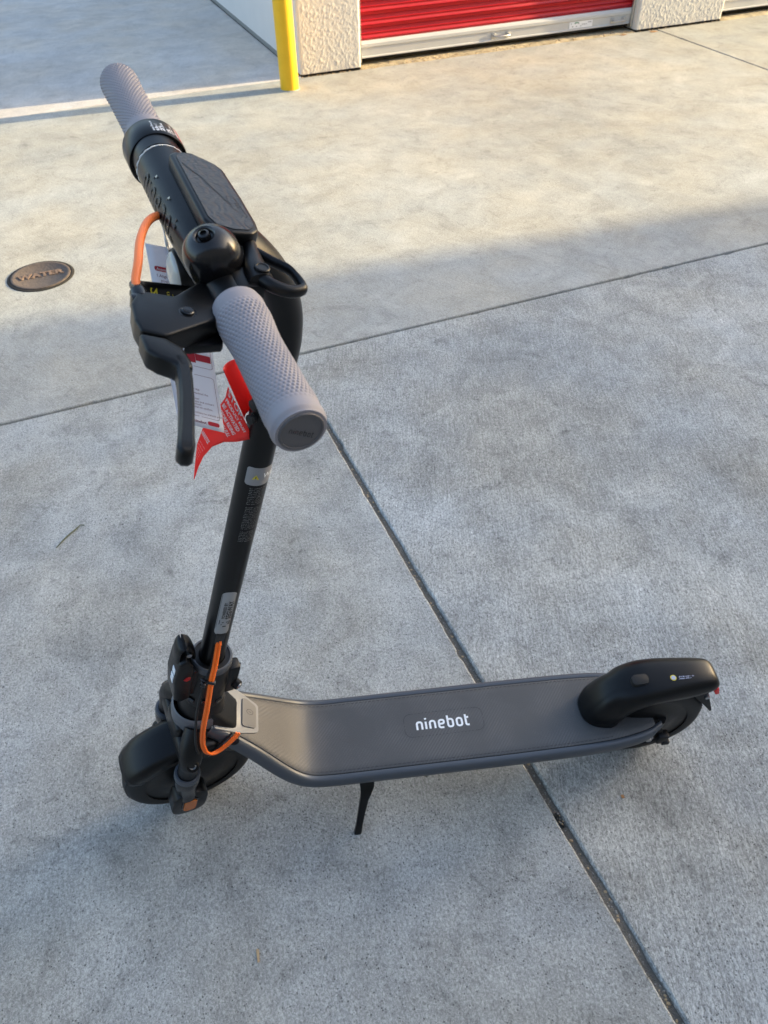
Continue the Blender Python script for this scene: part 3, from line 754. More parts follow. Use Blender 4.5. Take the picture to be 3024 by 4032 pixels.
mb = MB(); mb.lathe((.0825, .0545, LZ+.0045), (0, 0, 1), [(-.006, .003), (-.002, .0056), (.001, .0058), (.004, .0042), (.0052, .002)], 20); mb.box((.0805, .0455, LZ+.004), (.008, .008, .008), .002); part(mb, 'striker', 'black_gloss', lv)
mb = MB(); mb.lathe((.0905, .1165, LZ+.004), (0, 0, 1), [(0, .0062), (.0032, .0062), (.0038, .0055), (.0038, .0045), (.0032, .0040)], 24); part(mb, 'pivot_screw', 'black_plastic', lv)
mb = MB(); mb.box((.1000, .108, .944), (.024, .040, .014), .004, 2); part(mb, 'lever_bracket', 'black_plastic', lv)

# ---- brake lever
BT = .9375
br = [(.1885, .1285), (.1815, .1150), (.1760, .1140), (.1560, .1200), (.1470, .1130), (.1285, .0985), (.1100, .1000), (.1100, .1340), (.1340, .1500), (.1700, .1665), (.1745, .1675), (.1890, .1610), (.1905, .1480)]
mb = MB(); mb.prism(br, BT-.018, BT, .0035, 3); bk = part(mb, 'brake_bracket', 'black_plastic', smooth=40)
mb = MB(); mb.lathe((.1515, .1410, BT-.001), (0, 0, 1), [(0, .0064), (.0011, .0064), (.0011, .0056), (.0005, .0054), (.0005, .0048), (.0024, .0046), (.0030, .0038), (.0028, .002)], 28); part(mb, 'pivot_pin', 'black_gloss', bk, smooth=40)
mb = MB(); mb.lathe((.1785, .118, .932), (0, -1, 0), [(0, .0058), (.0035, .0066), (.009, .0066), (.0095, .0048), (.011, .0048), (.0115, .0044), (.020, .0044)], 18); mb.box((.1785, .1195, .931), (.016, .008, .012), .002); part(mb, 'barrel_adjuster', 'black_gloss', bk, smooth=40)
mb = MB(); mb.prism([(.128, .120), (.150, .150), (.158, .160), (.128, .158), (.122, .140)], BT-.024, BT-.016, .002, 2); part(mb, 'lever_pivot_block', 'black_plastic', bk)
mb = MB(); mb.tube([(.1475, .1465, BT-.0150), (.1440, .1505, BT-.0155), (.1420, .1510, BT-.0160)], .0016, 8); part(mb, 'spring', 'steel', bk)
# blade
mb = MB()
kn = [(.1910, .1622), (.1735, .1690), (.1650, .1800), (.1632, .1950), (.1640, .2030), (.1730, .2020), (.1755, .1960), (.1845, .1895), (.1905, .1820)]
mb.prism(kn, BT-.0175, BT-.0005, .0035, 3)
secs = []
for (xc, yc, hw, hh, zc) in ((.1690, .190, .0062, .0080, -.0085), (.1692, .200, .0060, .0080, -.0085), (.1708, .210, .0058, .0079, -.0085), (.1750, .229, .0057, .0078, -.0085), (.1812, .252, .0057, .0078, -.0085), (.1850, .2645, .0060, .0082, -.0085), (.1872, .2720, .0066, .0087, -.0085), (.1885, .2765, .0061, .0082, -.0085), (.1894, .2798, .0042, .0058, -.0085), (.1899, .2812, .0018, .003, -.0085)):
    c = Vector((xc, yc, BT+zc)); t = Vector((.27, .96, 0)).normalized(); q = Vector((t.y, -t.x, 0))
    ch = .42
    pr = [(-1+ch, -1), (1-ch, -1), (1, -1+ch*.7), (1, 1-ch*.7), (1-ch, 1), (-1+ch*.9, 1), (-1, 1-ch), (-1, -1+ch*.7)]
    secs.append([c+q*(a*hw*.84+.0006)+Vector((0, 0, b*hh)) for a, b in pr])
mb.ring_loft(secs); part(mb, 'brake_lever', 'black_plastic', smooth=32)

# ---- headlight under the bar
ha = Vector((.985, .02, -.17)).normalized(); hc = Vector((.100, .006, .886))
mb = MB(); mb.lathe(hc, ha, [(-.055, .012), (-.040, .019), (-.020, .0215), (.004, .0232), (.012, .0238), (.0165, .0236), (.0205, .0222), (.0210, .0212), (.0195, .0210)], 40, True, False); hl = part(mb, 'headlight', 'black_plastic', smooth=40)
mb = MB(); mb.lathe(hc, ha, [(.0190, .0212), (.0220, .0198), (.0248, .0150), (.0262, .0090), (.0266, .002)], 40, False, True); part(mb, 'lens', 'lens', hl, smooth=60)
# orange brake hose
mb = MB(); mb.tube([(.1785, .1075, .9325), (.1782, .098, .9345), (.1725, .080, .9390), (.1640, .050, .9405), (.1500, .016, .9370), (.1330, -.012, .9280), (.1150, -.028, .9160), (.095, -.025, .905)], .0033, 14, sub=8); part(mb, 'brake_hose', 'orange_cable', smooth=60)

# ---- stem foot: clamp, latch, head tube
mb = MB(); mb.lathe((0, 0, 0), (0, 0, 1), [(.085, .034), (.10, .0345), (.150, .0340), (.196, .0330), (.2020, .0320), (.2060, .0290), (.2060, .0205)], 40, False, False); cl = part(mb, 'stem_clamp', 'black_plastic', smooth=40)
mb = MB(); mb.lathe((0, 0, 0), (0, 0, 1), [(.1955, .0334), (.2055, .0326), (.2080, .0305), (.2080, .0285)], 40, False, False); part(mb, 'clamp_ring', 'slate_rail', cl)
mb = MB(); mb.box((-.034, .012, .150), (.022, .022, .075), .005); mb.lathe((-.041, .018, .135), (-.5, .85, 0), [(-.010, .0085), (.010, .0085), (.0115, .007)], 18); mb.lathe((-.040, .004, .172), (-.6, .8, 0), [(-.012, .0055), (.010, .0055)], 14); part(mb, 'hinge_knuckle', 'black_plastic', cl)
mb = MB(); mb.lathe((-.041, .018, .135), (-.5, .85, 0), [(.0100, .0052), (.0128, .0050), (.0132, .003)], 16); part(mb, 'hinge_bolt', 'steel', cl)
# folding latch in front
def latch_f(a, b, c): return (a, c, b)
mb = MB(); mb.prism([(.034, .132), (.050, .124), (.0600, .134), (.0640, .185), (.0605, .236), (.0490, .245), (.038, .226), (.034, .196)], -.018, .026, .004, 3, latch_f); la = part(mb, 'folding_latch', 'black_plastic', smooth=40)
mb = MB(); mb.tube([(.0590, .004, .230), (.0590, .004, .256), (.0540, .004, .266), (.0430, .004, .260), (.0380, .004, .247), (.0350, .004, .232)], [(.015, .005), (.015, .0045), (.016, .0045), (.016, .0042), (.014, .004), (.013, .004)], 12, sub=4, up=(1, 0, 0)); part(mb, 'latch_hook', 'black_plastic', la, smooth=50)
mb = MB(); mb.lathe((.045, .004, .247), (0, 1, 0), [(-.012, .0045), (.014, .0045)], 12); part(mb, 'latch_pin', 'steel', la)
mb = MB(); mb.prism([(.040, .192), (.047, .189), (.051, .194), (.047, .200), (.041, .198)], .0262, .0272, .0003, 1, latch_f); part(mb, 'red_mark', 'tag_red_dark', la)
mb = MB()
for a, b, w_, h_ in ((.0627, .206, .0018, .014), (.0638, .192, .0018, .009), (.0640, .181, .0015, .007)): mb.box((a, .012, b), (.0015, .011, h_), .0003, 1)
part(mb, 'latch_print', 'print_white', la, smooth=0)
mb = MB(); mb.box((.033, .004, .165), (.020, .034, .07), .005); part(mb, 'latch_hinge', 'black_plastic', la)
# head tube
mb = MB(); mb.lathe((0, 0, 0), (0, 0, 1), [(-.045, .036), (-.030, .0385), (.02, .0395), (.060, .0395), (.078, .0380), (.092, .0355), (.098, .034)], 44); ht = part(mb, 'head_tube', 'black_plastic', smooth=40)
for q in range(3):
    mb = MB(); a = R(35+q*38); mb.box((.0355*math.cos(a), .0355*math.sin(a), .115+.006*(q % 2)), (.004, .012, .008), .001, 1, Matrix.Rotation(a, 3, 'Z')); part(mb, 'clamp_boss', 'black_gloss', cl)
# grey collar band round the head tube (part of the frame, does not steer)
def K0(p): return SBASE + Vector((p[0]*math.cos(RAKE), p[1], p[0]*math.sin(RAKE))) + STEM*p[2]
mb = MB(); mb.lathe((0, 0, 0), (.10, 0, 1), [(.020, .0402), (.022, .0428), (.030, .0440), (.058, .0440), (.064, .0425), (.066, .0400)], 48, False, False); mb.build('frame_collar', 'slate_band', sc, smooth=40, xf=K0)

# ---- cables
OC = [(.0037, .0185, .2750), (.0040, .0215, .2640), (.0083, .034, .2256), (.0139, .045, .2016), (.0184, .060, .149), (.0212, .068, .1065), (.0185, .072, .0604), (.0102, .075, .0265), (-.0023, .0755, .0111), (-.0177, .073, .0112), (-.0372, .0702, .0317), (-.047, .066, .043)]
for off in (-1, 1):
    mb = MB(); mb.tube([(p[0]-off*.0019, p[1]+off*.0010, p[2]) for p in OC], .0023, 12, sub=8); part(mb, 'power_cable', 'orange_bright', smooth=60)
mb = MB(); mb.tube([(.006, .020, .262), (.0125, .030, .2171), (.0233, .042, .1969), (.0320, .055, .1559), (.0332, .065, .1076), (.0281, .070, .0524), (.0184, .072, .0129), (.0051, .0700, -.0046), (-.012, .066, .0), (-.025, .062, .0154), (-.040, .060, .036)], .0021, 12, sub=8); part(mb, 'signal_cable', 'black_rubber', smooth=60)
mb = MB(); c = Vector((.0185, .0425, .2020)); Mt = Matrix.Rotation(R(-25), 3, 'Z') @ Matrix.Rotation(R(10), 3, 'X')
mb.box(c, (.024, .0072, .0058), .0015, 2, Mt); mb.box(c+Vector((.0085, .004, .001)), (.008, .007, .0075), .0012, 2, Mt); part(mb, 'cable_tie', 'black_gloss')
# rubber gland in the stem where the cables leave
mb = MB(); vs_ = []
for i in range(9):
    a = R(62+40*i/8)
    for z, r in ((.258, SR+.0003), (.262, SR+.0016), (.290, SR+.0016), (.294, SR+.0003)): vs_.append(on_stem(a, z, r))
mb.add(vs_, [(i*4+j, i*4+j+1, (i+1)*4+j+1, (i+1)*4+j) for i in range(8) for j in range(3)]); part(mb, 'cable_gland', 'black_gloss')

# ---- deck
PR = [(-.045, .1585, .047), (-.036, .1620, .057), (-.02, .1645, .0655), (.01, .1655, .0735), (.06, .166, .0810), (.12, .166, .0840), (.25, .166, .0855), (.45, .166, .0855), (.57, .166, .0855), (.605, .1665, .0853), (.630, .1705, .0850), (.648, .1795, .0835), (.668, .198, .0785), (.690, .2245, .0710), (.715, .2555, .0620), (.740, .2830, .0545), (.765, .3105, .0480), (.790, .3375, .0425)]
def prof_at(x):
    for (xa, za, wa), (xb, zb, wb) in zip(PR, PR[1:]):
        if xa <= x <= xb: t = (x-xa)/(xb-xa); return za+(zb-za)*t, wa+(wb-wa)*t, math.atan2(zb-za, xb-xa)
    return (PR[-1][1], PR[-1][2], math.atan2(PR[-1][1]-PR[-2][1], PR[-1][0]-PR[-2][0])) if x > PR[-1][0] else (PR[0][1], PR[0][2], 0)
XS = []
for (xa, _, _), (xb, _, _) in zip(PR, PR[1:]):
    n = 5
    XS += [xa+(xb-xa)*k/n for k in range(n)]
XS.append(PR[-1][0])
def smooth_prof(x):
    s0 = s1 = s2 = 0; ws = 0
    for d in (-.012, -.008, -.004, 0, .004, .008, .012):
        z, w_, a = prof_at(min(PR[-1][0], max(PR[0][0], x+d))); s0 += z; s1 += w_; s2 += a; ws += 1
    return s0/ws, s1/ws, s2/ws
def deck_ring(x, pts):
    """pts: (y as offset from half width, depth below the surface)"""
    z, w_, a = smooth_prof(x)
    nx, nz = math.sin(a), -math.cos(a)
    return [Vector((x+nx*d, s_*(w_+o), z+nz*d)) for s_, o, d in pts]
def cyc(side): return side
rail_pts = [(1, -.0130, .0030), (1, -.0125, -.0002), (1, -.0090, -.0012), (1, -.0035, .0002), (1, -.0004, .0045), (1, .0008, .0120), (1, .0006, .0200), (1, -.0020, .0262), (1, -.0080, .0285), (1, -.0150, .0270)]
for sg in (1, -1):
    mb = MB(); mb.ring_loft([deck_ring(x, [(sg, o, d) for _, o, d in rail_pts]) for x in XS]); rl = part(mb, 'side_rail', 'slate_rail', k=False, smooth=45)
mb = MB(); mb.ring_loft([deck_ring(x, [(1, -.012, .004), (1, -.012, .026), (1, -.026, .058 if .03 < x < .64 else .040), (-1, -.026, .058 if .03 < x < .64 else .040), (-1, -.012, .026), (-1, -.012, .004)]) for x in XS]); part(mb, 'deck_body', 'black_plastic', k=False, smooth=40)
def deck_pt(x, y, up=0.0):
    z, w_, a = smooth_prof(x); return Vector((x-math.sin(a)*up, y, z+math.cos(a)*up))
# rubber mat
mb = MB(); XM = [x for x in XS if -.03 <= x <= .775]
rings = []
for x in XM:
    z, w_, a = smooth_prof(x); e = w_-.0138
    rings.append([deck_pt(x, y, u) for y, u in [(-e, -.001), (-e, .0006), (-e+.001, .0013)] + [(-e+.001+(2*e-.002)*k/10, .0014) for k in range(1, 10)] + [(e-.001, .0013), (e, .0006), (e, -.001)]])
mb.ring_loft(rings, False, False, False); dm = part(mb, 'deck_mat', 'deck_rubber', k=False, smooth=50)
# moulded stitch line along the mat edge
mb = MB()
for sg in (1, -1):
    x = .06
    while x < .735:
        z, w_, a = smooth_prof(x); y = sg*(w_-.0185); p = [deck_pt(x, y-.0004, .0021), deck_pt(x+.0055, y-.0004, .0021), deck_pt(x+.0055, y+.0004, .0021), deck_pt(x, y+.0004, .0021)]
        mb.add(p, [(0, 1, 2, 3)]); x += .0085
part(mb, 'stitch_line', 'engrave', dm, k=False, smooth=0)
mb = MB(); stroke_word(mb, 'ninebot', lambda u, v: deck_pt(.4275-u, .0045-v, .0020), .1015, .25); part(mb, 'lettering', 'print_white', dm, k=False, smooth=0)
mb = MB(); rp = round_poly([(.452, .018), (.452, -.030), (.298, -.030), (.298, .018)], .016, True, 8); n = len(rp)
tot = 0
for i in range(n):
    a, b = rp[i], rp[(i+1) % n]; L_ = (b-a).length; m_ = max(1, round(L_/.0035))
    for k in range(m_):
        if k % 2 == 0 or m_ == 1:
            p, q = a+(b-a)*k/m_, a+(b-a)*min(1, (k+1)/m_); t = (q-p); t = t.normalized() if t.length > 0 else Vector((1, 0)); s_ = Vector((-t.y, t.x))*.0003
            mb.add([deck_pt(*(p+s_), .0019), deck_pt(*(q+s_), .0019), deck_pt(*(q-s_), .0019), deck_pt(*(p-s_), .0019)], [(0, 1, 2, 3)])
part(mb, 'panel_outline', 'engrave', dm, k=False, smooth=0)
# light grey charge plate with its rubber cover
PLY = -.004
def plate(poly, h0, h1, bev, sub=0):
    mb_ = MB(); mb_.prism(poly, h0, h1, bev, 2, lambda a, b, c: deck_pt(a, b, c)); return mb_
pl = round_poly([(.7215, PLY-.027), (.7215, PLY+.027), (.752, PLY+.040), (.7875, PLY+.046), (.7875, PLY-.044), (.757, PLY-.044)], .006, True, 4)
pt = part(plate([tuple(p) for p in pl], .0008, .0034, .0006), 'front_plate', 'plate_grey', k=False, smooth=40)
bp_ = round_poly([(.7265, PLY-.0215), (.7265, PLY+.0215), (.7475, PLY+.0250), (.7475, PLY-.0300), (.741, PLY-.030)], .005, True, 4)
bt = part(plate([tuple(p) for p in bp_], .003, .0058, .0012), 'charge_cover', 'button_rubber', pt, k=False, smooth=40)
mb = MB()
for k in range(16):
    a0, a1 = 2*math.pi*k/16, 2*math.pi*(k+1)/16; C_ = (.7365, PLY-.006)
    mb.add([deck_pt(C_[0]+r*math.cos(a), C_[1]+r*math.sin(a), .0062) for a, r in ((a0, .0052), (a1, .0052), (a1, .0044), (a0, .0044))], [(0, 1, 2, 3)])
mb.add([deck_pt(.7395, PLY-.0075, .0062), deck_pt(.7350, PLY-.006, .0062), deck_pt(.7368, PLY-.0055, .0062)], [(0, 1, 2)]); mb.add([deck_pt(.7335, PLY-.0045, .0062), deck_pt(.7380, PLY-.006, .0062), deck_pt(.7362, PLY-.0066, .0062)], [(0, 1, 2)])
part(mb, 'charge_symbol', 'ink_dark', pt, k=False, smooth=0)
# black neck between plate and head tube
secs = []
for x, zb, zt, hw in ((.7525, .285, .3020, .0275), (.7545, .285, .3075, .0290), (.766, .295, .335, .0320), (.778, .30, .366, .0345), (.790, .305, .3875, .0350), (.802, .31, .395, .034)):
    q = .006; secs.append([Vector(p) for p in ((x, hw, zb), (x, hw, zt-q*1.4), (x, hw-.002, zt-q*.5), (x, hw-q*1.3, zt), (x, 0, zt+.0006), (x, -hw+q*1.3, zt), (x, -hw+.002, zt-q*.5), (x, -hw, zt-q*1.4), (x, -hw, zb))])
mb = MB(); mb.ring_loft(secs); part(mb, 'neck_cover', 'black_plastic', k=False, smooth=40)
mb = MB(); z, w_, a = smooth_prof(.757); mb.lathe((.757, w_-.003, z-.004), (-.15, 1, .35), [(-.004, .0090), (.0035, .0090), (.0048, .0080), (.0048, .0050)], 24, False, False); part(mb, 'cable_grommet', 'black_rubber', k=False)
# deck tail
mb = MB(); mb.ring_loft([[Vector((x, y*k, z)) for y, z in ((-.047, .135), (-.047, .157), (0, .158), (.047, .157), (.047, .135))] for x, k in ((-.043, 1), (-.052, .9), (-.058, .7))]); part(mb, 'deck_tail', 'black_plastic', k=False)
# kickstand
mb = MB(); 
secs = []
for c, hw, hh in (((.533, .055, .128), .016, .010), ((.534, .078, .116), .013, .009), ((.538, .088, .102), .0095, .0085), ((.541, .0925, .094), .0080, .0075), ((.549, .106, .060), .0068, .0062), ((.5545, .116, .034), .0062, .0058), ((.5575, .1215, .020), .0066, .0060), ((.561, .1262, .0025), .0072, .0064), ((.5615, .1265, -.0015), .0066, .006)):
    c = Vector(c); secs.append([c+Vector((a*hw, b*hh*.8, -b*hh*.35)) for a, b in ((-1, -.6), (-.6, -1), (.6, -1), (1, -.6), (1, .6), (.6, 1), (-.6, 1), (-1, .6))])
mb.ring_loft(secs); part(mb, 'kickstand', 'black_paint', k=False, smooth=40)
mb = MB(); mb.box((.533, .045, .122), (.055, .05, .018), .004); part(mb, 'kickstand_bracket', 'black_plastic', k=False)

# ---- wheels
def make_wheel(name, xf):
    mb_ = MB(); mb_.lathe((0, 0, 0), (0, 1, 0), [(-.036, .012), (-.035, .030), (-.027, .058), (-.024, .072), (-.025, .088), (-.022, .092), (.022, .092), (.025, .088), (.024, .072), (.027, .058), (.035, .030), (.036, .012)], 48); wh = mb_.build(name, 'black_plastic', sc, xf=xf, smooth=35)
    mb_ = MB(); n = 72; prof = []
    for k in range(19):
        t = math.pi*(-.10+1.20*k/18); prof.append((.0285*math.cos(t), .0945+.0300*math.sin(t)*(1 if math.sin(t) > 0 else .8)))
    mb_.lathe((0, 0, 0), (0, 1, 0), prof, n, False, False); mb_.build('tyre', 'tyre_rubber', wh, xf=xf, smooth=60)
    mb_ = MB()
    for k in range(72):                     # tread blocks
        for yy in (-.008, .008):
            a = 2*math.pi*(k+(.5 if yy > 0 else 0))/72
            mb_.box((.1212*math.cos(a), yy, .1212*math.sin(a)), (.0030, .011, .0055), .0006, 1, Matrix.Rotation(-a, 3, 'Y'))
    mb_.build('tread', 'tyre_rubber', wh, xf=xf, smooth=0)
    mb_ = MB(); mb_.lathe((0, 0, 0), (0, 1, 0), [(-.060, .006), (-.058, .0065), (.058, .0065), (.060, .006)], 16); mb_.build('axle', 'steel', wh, xf=xf)
    return wh
FW = Vector((-.004, 0, -.1800))
make_wheel('front_wheel', lambda p: K(Vector(p)+FW))
RW = Vector((-.022, 0, .1250))
make_wheel('rear_wheel', lambda p: Vector(p)+RW)
# front fork: crown, two legs, boots, axle blocks with amber reflectors
mb = MB(); mb.box((.012, 0, -.010), (.070, .130, .042), .012, 3); mb.box((.030, 0, .006), (.035, .060, .05), .010, 3); fk = part(mb, 'fork_crown', 'black_plastic')
for sg in (1, -1):
    y = sg*.066
    mb = MB(); mb.tube([(.016, sg*.036, .040), (.026, sg*.054, .018), (.030, y, -.005), (.030, y, -.030), (.029, y, -.070)], [(.018, .020), (.0185, .021), (.0195, .0195), (.0175, .0175), (.0165, .0165)], 20, sub=4, up=(1, 0, 0)); lg = part(mb, 'fork_leg', 'black_plastic', smooth=50)
    mb = MB(); mb.lathe((.030, y+sg*.013, -.004), (.25, sg*.75, .6), [(-.006, .0110), (.0060, .0110), (.0075, .0098), (.0075, .0068), (.0045, .0060)], 24, False, False); part(mb, 'screw_boss', 'black_plastic', lg)
    mb = MB(); mb.lathe((.030, y+sg*.013, -.004), (.25, sg*.75, .6), [(.0035, .0062), (.0062, .0060), (.0072, .0045), (.0050, .0030)], 16); part(mb, 'cap_screw', 'steel', lg)
    mb = MB(); mb.tube([(.0295, y, -.062), (.0285, y, -.085), (.0250, y, -.120), (.0215, y+sg*.003, -.150)], [.0215, .0225, .0195, .018], 24, sub=3); part(mb, 'fork_boot', 'black_gloss', lg, smooth=50)
    mb = MB(); mb.lathe((.0295, y, -.064), (0.03, 0, 1), [(-.004, .0228), (.004, .0228), (.006, .0215), (.006, .0175)], 28, False, False); part(mb, 'boot_ring', 'slate_rail', lg)
    mb = MB(); mb.prism(round_poly([(-.014, -.206), (.050, -.206), (.050, -.122), (-.014, -.122)], .029, True, 7), sg*.052, sg*.082, .004, 2, lambda a, b, c: (a, c, b)); ab = part(mb, 'axle_block', 'black_plastic', smooth=40)
    mb = MB(); mb.prism(round_poly([(.0040, -.188), (.0340, -.188), (.0340, -.140), (.0040, -.140)], .013, True, 5), sg*.0815, sg*.0845, .001, 1, lambda a, b, c: (a, c, b)); part(mb, 'reflector_bezel', 'black_gloss', ab)
    mb = MB(); mb.prism(round_poly([(.0072, -.1845), (.0308, -.1845), (.0308, -.1435), (.0072, -.1435)], .011, True, 5), sg*.084, sg*.0868, .001, 1, lambda a, b, c: (a, c, b)); part(mb, 'reflector', 'amber', ab)
# front fender
mb = MB(); rings = []
for k in range(33):
    t = R(25+(165-25)*k/32)
    e = 1.0 if 2 < k < 30 else (.94 if k in (1, 2, 30, 31) else .88)
    ro = .1425
    sec = [(-.040, -.030), (-.0405, -.014), (-.038, -.0065), (-.028, -.0005), (-.014, .0015), (0, .0018), (.014, .0015), (.028, -.0005), (.038, -.0065), (.0405, -.014), (.040, -.030)]
    rings.append([Vector((FW.x+(ro+d)*math.cos(t), y*e, FW.z+(ro+d)*math.sin(t))) for y, d in sec])
mb.ring_loft(rings, False, False, False); ff = part(mb, 'front_fender', 'black_paint', smooth=50, solid=.0025)
# rear fender
mb = MB()
SP = [(.1085, .1670, .004), (.1070, .1780, .016), (.1010, .1960, .0275), (.0900, .2180, .0370), (.0720, .2420, .0430), (.0450, .2620, .0460), (.0100, .2745, .0458), (-.0250, .2785, .0440), (-.0600, .2795, .0412), (-.0900, .2785, .0380), (-.1120, .2755, .0350), (-.1270, .2710, .0318), (-.1355, .2645, .0278), (-.1395, .2580, .0235)]
def zlow(x):
    T = [(-.20, .2520), (-.138, .2505), (-.110, .2450), (-.075, .2430), (-.028, .2470), (.005, .2420), (.028, .2270), (.043, .2060), (.054, .1680), (.2, .1660)]
    for (a, za), (b, zb) in zip(T, T[1:]):
        if a <= x <= b: return za+(zb-za)*(x-a)/(b-a)
P3 = [Vector(p) for p in SP]; P3, _ = spline(P3, 1.0, 5)
rings = []
for x, zt, hw in P3:
    zl = min(zlow(x), zt-.002); r = []
    for k in range(25):
        t = math.pi*k/24; cy, sy = math.cos(t), math.sin(t)
        e = .78
        r.append(Vector((x, hw*math.copysign(abs(cy)**e, cy), zl+(zt-zl)*abs(sy)**.72)))
    rings.append(r)
mb.ring_loft(rings, False, False, False); rf = part(mb, 'rear_fender', 'black_paint', k=False, smooth=60, solid=.0028)
def fsurf(x, y, off=0):
    for p, q in zip(P3, P3[1:]):
        if q[0] <= x <= p[0]:
            t = (p[0]-x)/(p[0]-q[0]); zt = p[1]+(q[1]-p[1])*t; hw = p[2]+(q[2]-p[2])*t; break
    zl = min(zlow(x), zt-.002); c_ = min(1, abs(y)/hw)**(1/.78); return Vector((x, y, zl+(zt-zl)*math.sqrt(max(0, 1-c_*c_))**.72+off))
mb = MB(); mb.prism(round_poly([(-.0155, -.0095), (.0155, -.0095), (.0155, .0095), (-.0155, .0095)], .009, True, 6), -.004, .0075, .0022, 2, lambda a, b, c: fsurf(.016, .009)+Vector((a, b, c-b*.18-a*.05))); part(mb, 'fender_button', 'black_rubber', rf, k=False)
put = lambda a, b, o=.0006: fsurf(-.046+a, .013+b, o)
def spot(mb, r0, r1, o, n=20):
    mb.add([put(r_*math.cos(2*math.pi*k/n), r_*math.sin(2*math.pi*k/n), o) for r_ in (r0, r1) for k in range(n)], [(k, (k+1) % n, n+(k+1) % n, n+k) for k in range(n)])
mb = MB(); spot(mb, .0042, .0056, .0006); part(mb, 'emblem_ring', 'print_yellow', rf, k=False, smooth=0)
mb = MB(); spot(mb, .0002, .0041, .0008); words(mb, lambda u, v: put(-.010-u, -v, .0007), 0, .030, -.0005, .0032, 5); words(mb, lambda u, v: put(-.010-u, -v, .0007), 0, .024, -.0040, .0026, 6); part(mb, 'fender_print', 'print_pale', rf, k=False, smooth=0)
# tail lamp and mud flap
mb = MB(); mb.box((-.1270, .002, .2420), (.014, .044, .026), .004, 2, Matrix.Rotation(R(20), 3, 'Y')); tl = part(mb, 'tail_lamp', 'black_plastic', k=False)
mb = MB(); mb.box((-.1365, .008, .2385), (.009, .046, .024), .003, 2, Matrix.Rotation(R(20), 3, 'Y')); part(mb, 'lamp_lens', 'red_lens', tl, k=False)
mb = MB()
secs = [[Vector((x, -hw, z)), Vector((x, hw, z)), Vector((xb, hw, z-.004)), Vector((xb, -hw, z-.004))] for x, xb, z, hw in ((-.119, -.090, .240, .030), (-.123, -.098, .229, .030), (-.134, -.119, .202, .030), (-.146, -.140, .173, .029), (-.1525, -.1500, .157, .027))]
mb.ring_loft(secs); part(mb, 'mud_flap', 'black_rubber', k=False, smooth=30)
mb = MB(); mb.lathe((-.119, 0, .228), (0, 1, 0), [(-.036, .0048), (.036, .0048)], 14); part(mb, 'flap_pin', 'steel', k=False)
# swing-arm plates beside the rear wheel
for sg in (1, -1):
    mb = MB(); mb.prism(round_poly([(.03, .118), (-.035, .105), (-.052, .120), (-.050, .146), (-.02, .156), (.03, .156)], .010, True, 4), sg*.040, sg*.052, .002, 2, lambda a, b, c: (a, c, b)); dp = part(mb, 'dropout', 'black_plastic', k=False)
    mb = MB(); mb.lathe((-.022, sg*.052, .125), (0, sg, 0), [(0, .010), (.005, .010), (.006, .008)], 6); part(mb, 'axle_nut', 'steel', dp, k=False)
mb = MB(); mb.box((-.052, .052, .118), (.022, .018, .030), .004, 2); mb.box((-.060, .056, .106), (.016, .014, .012), .003, 2); part(mb, 'motor_bracket', 'black_plastic', k=False)

# ================================================================== TAGS HANGING ON THE SCOOTER
# white instruction card on a string
ctl, ctr, cbl, cbr = Vector((.1332, -.05, .880)), Vector((.0861, -.040, .8774)), Vector((.1095, .030, .7310)), Vector((.0585, .030, .7096))
def card(u, v, off=0.0):     # u across 0..1, v down 0..1, gentle bow
    p = (ctl*(1-u)+ctr*u)*(1-v) + (cbl*(1-u)+cbr*u)*v
    n_ = (ctr-ctl).cross(cbl-ctl).normalized()
    if n_.y < 0: n_ = -n_
    return KW(p + n_*(off - .003*math.sin(math.pi*v) + .0012*math.sin(math.pi*u)))
org = KW((.1096, -.085, .943))
tg = empty('hang_tag', org); tag(tg, 'white instruction card with dark red print hanging by white string', 'tag')
W2 = lambda p: Vector(p)-org
mb = MB(); nu, nv = 7, 22
mb.grid(nu, nv, lambda u, v: card(u, v)); mb.build('card', 'card_white', tg, smooth=60, xf=W2, solid=.0004); crd = tg.children[0]
CW, CL = .048, .178
cf = lambda a, b: card(a/CW, b/CL, .0006)       # metres across, metres down
def ctext(mb, s, x, y, size, **kw): put_text(mb, s, lambda u, v: cf(x+u, y-v), size, **kw)
def pill(mb, x0, x1, y0, y1, off=.0006):
    rp_ = round_poly([(x0, y0), (x1, y0), (x1, y1), (x0, y1)], (y1-y0)/2*.98, True, 4); mb.add([card(p.x/CW, p.y/CL, off) for p in rp_], [tuple(range(len(rp_)))])
def frame(mb, x0, x1, y0, y1, w_=.00035, r=.003):
    o_ = round_poly([(x0, y0), (x1, y0), (x1, y1), (x0, y1)], r, True, 4); i_ = round_poly([(x0+w_, y0+w_), (x1-w_, y0+w_), (x1-w_, y1-w_), (x0+w_, y1-w_)], r-w_, True, 4); n_ = len(o_)
    mb.add([cf(*p) for p in o_]+[cf(*p) for p in i_], [(k, (k+1) % n_, n_+(k+1) % n_, n_+k) for k in range(n_)])
mb = MB(); pill(mb, .0045, .0185, .0195, .0240); pill(mb, .0045, .0185, .1145, .1190); pill(mb, .031, .0435, .1690, .1735)
mb.add([cf(.0195, .045), cf(.026, .045), cf(.024, .062), cf(.0215, .060)], [(0, 1, 2, 3)])
mb.add([cf(.0205, .0970), cf(.0290, .0970), cf(.0290, .1085), cf(.0205, .1085)], [(0, 1, 2, 3)]); mb.add([cf(.0292, .0990), cf(.0445, .0990), cf(.0445, .1060), cf(.0292, .1060)], [(0, 1, 2, 3)])
mb.build('red_print', 'print_red', tg, smooth=0, xf=W2)
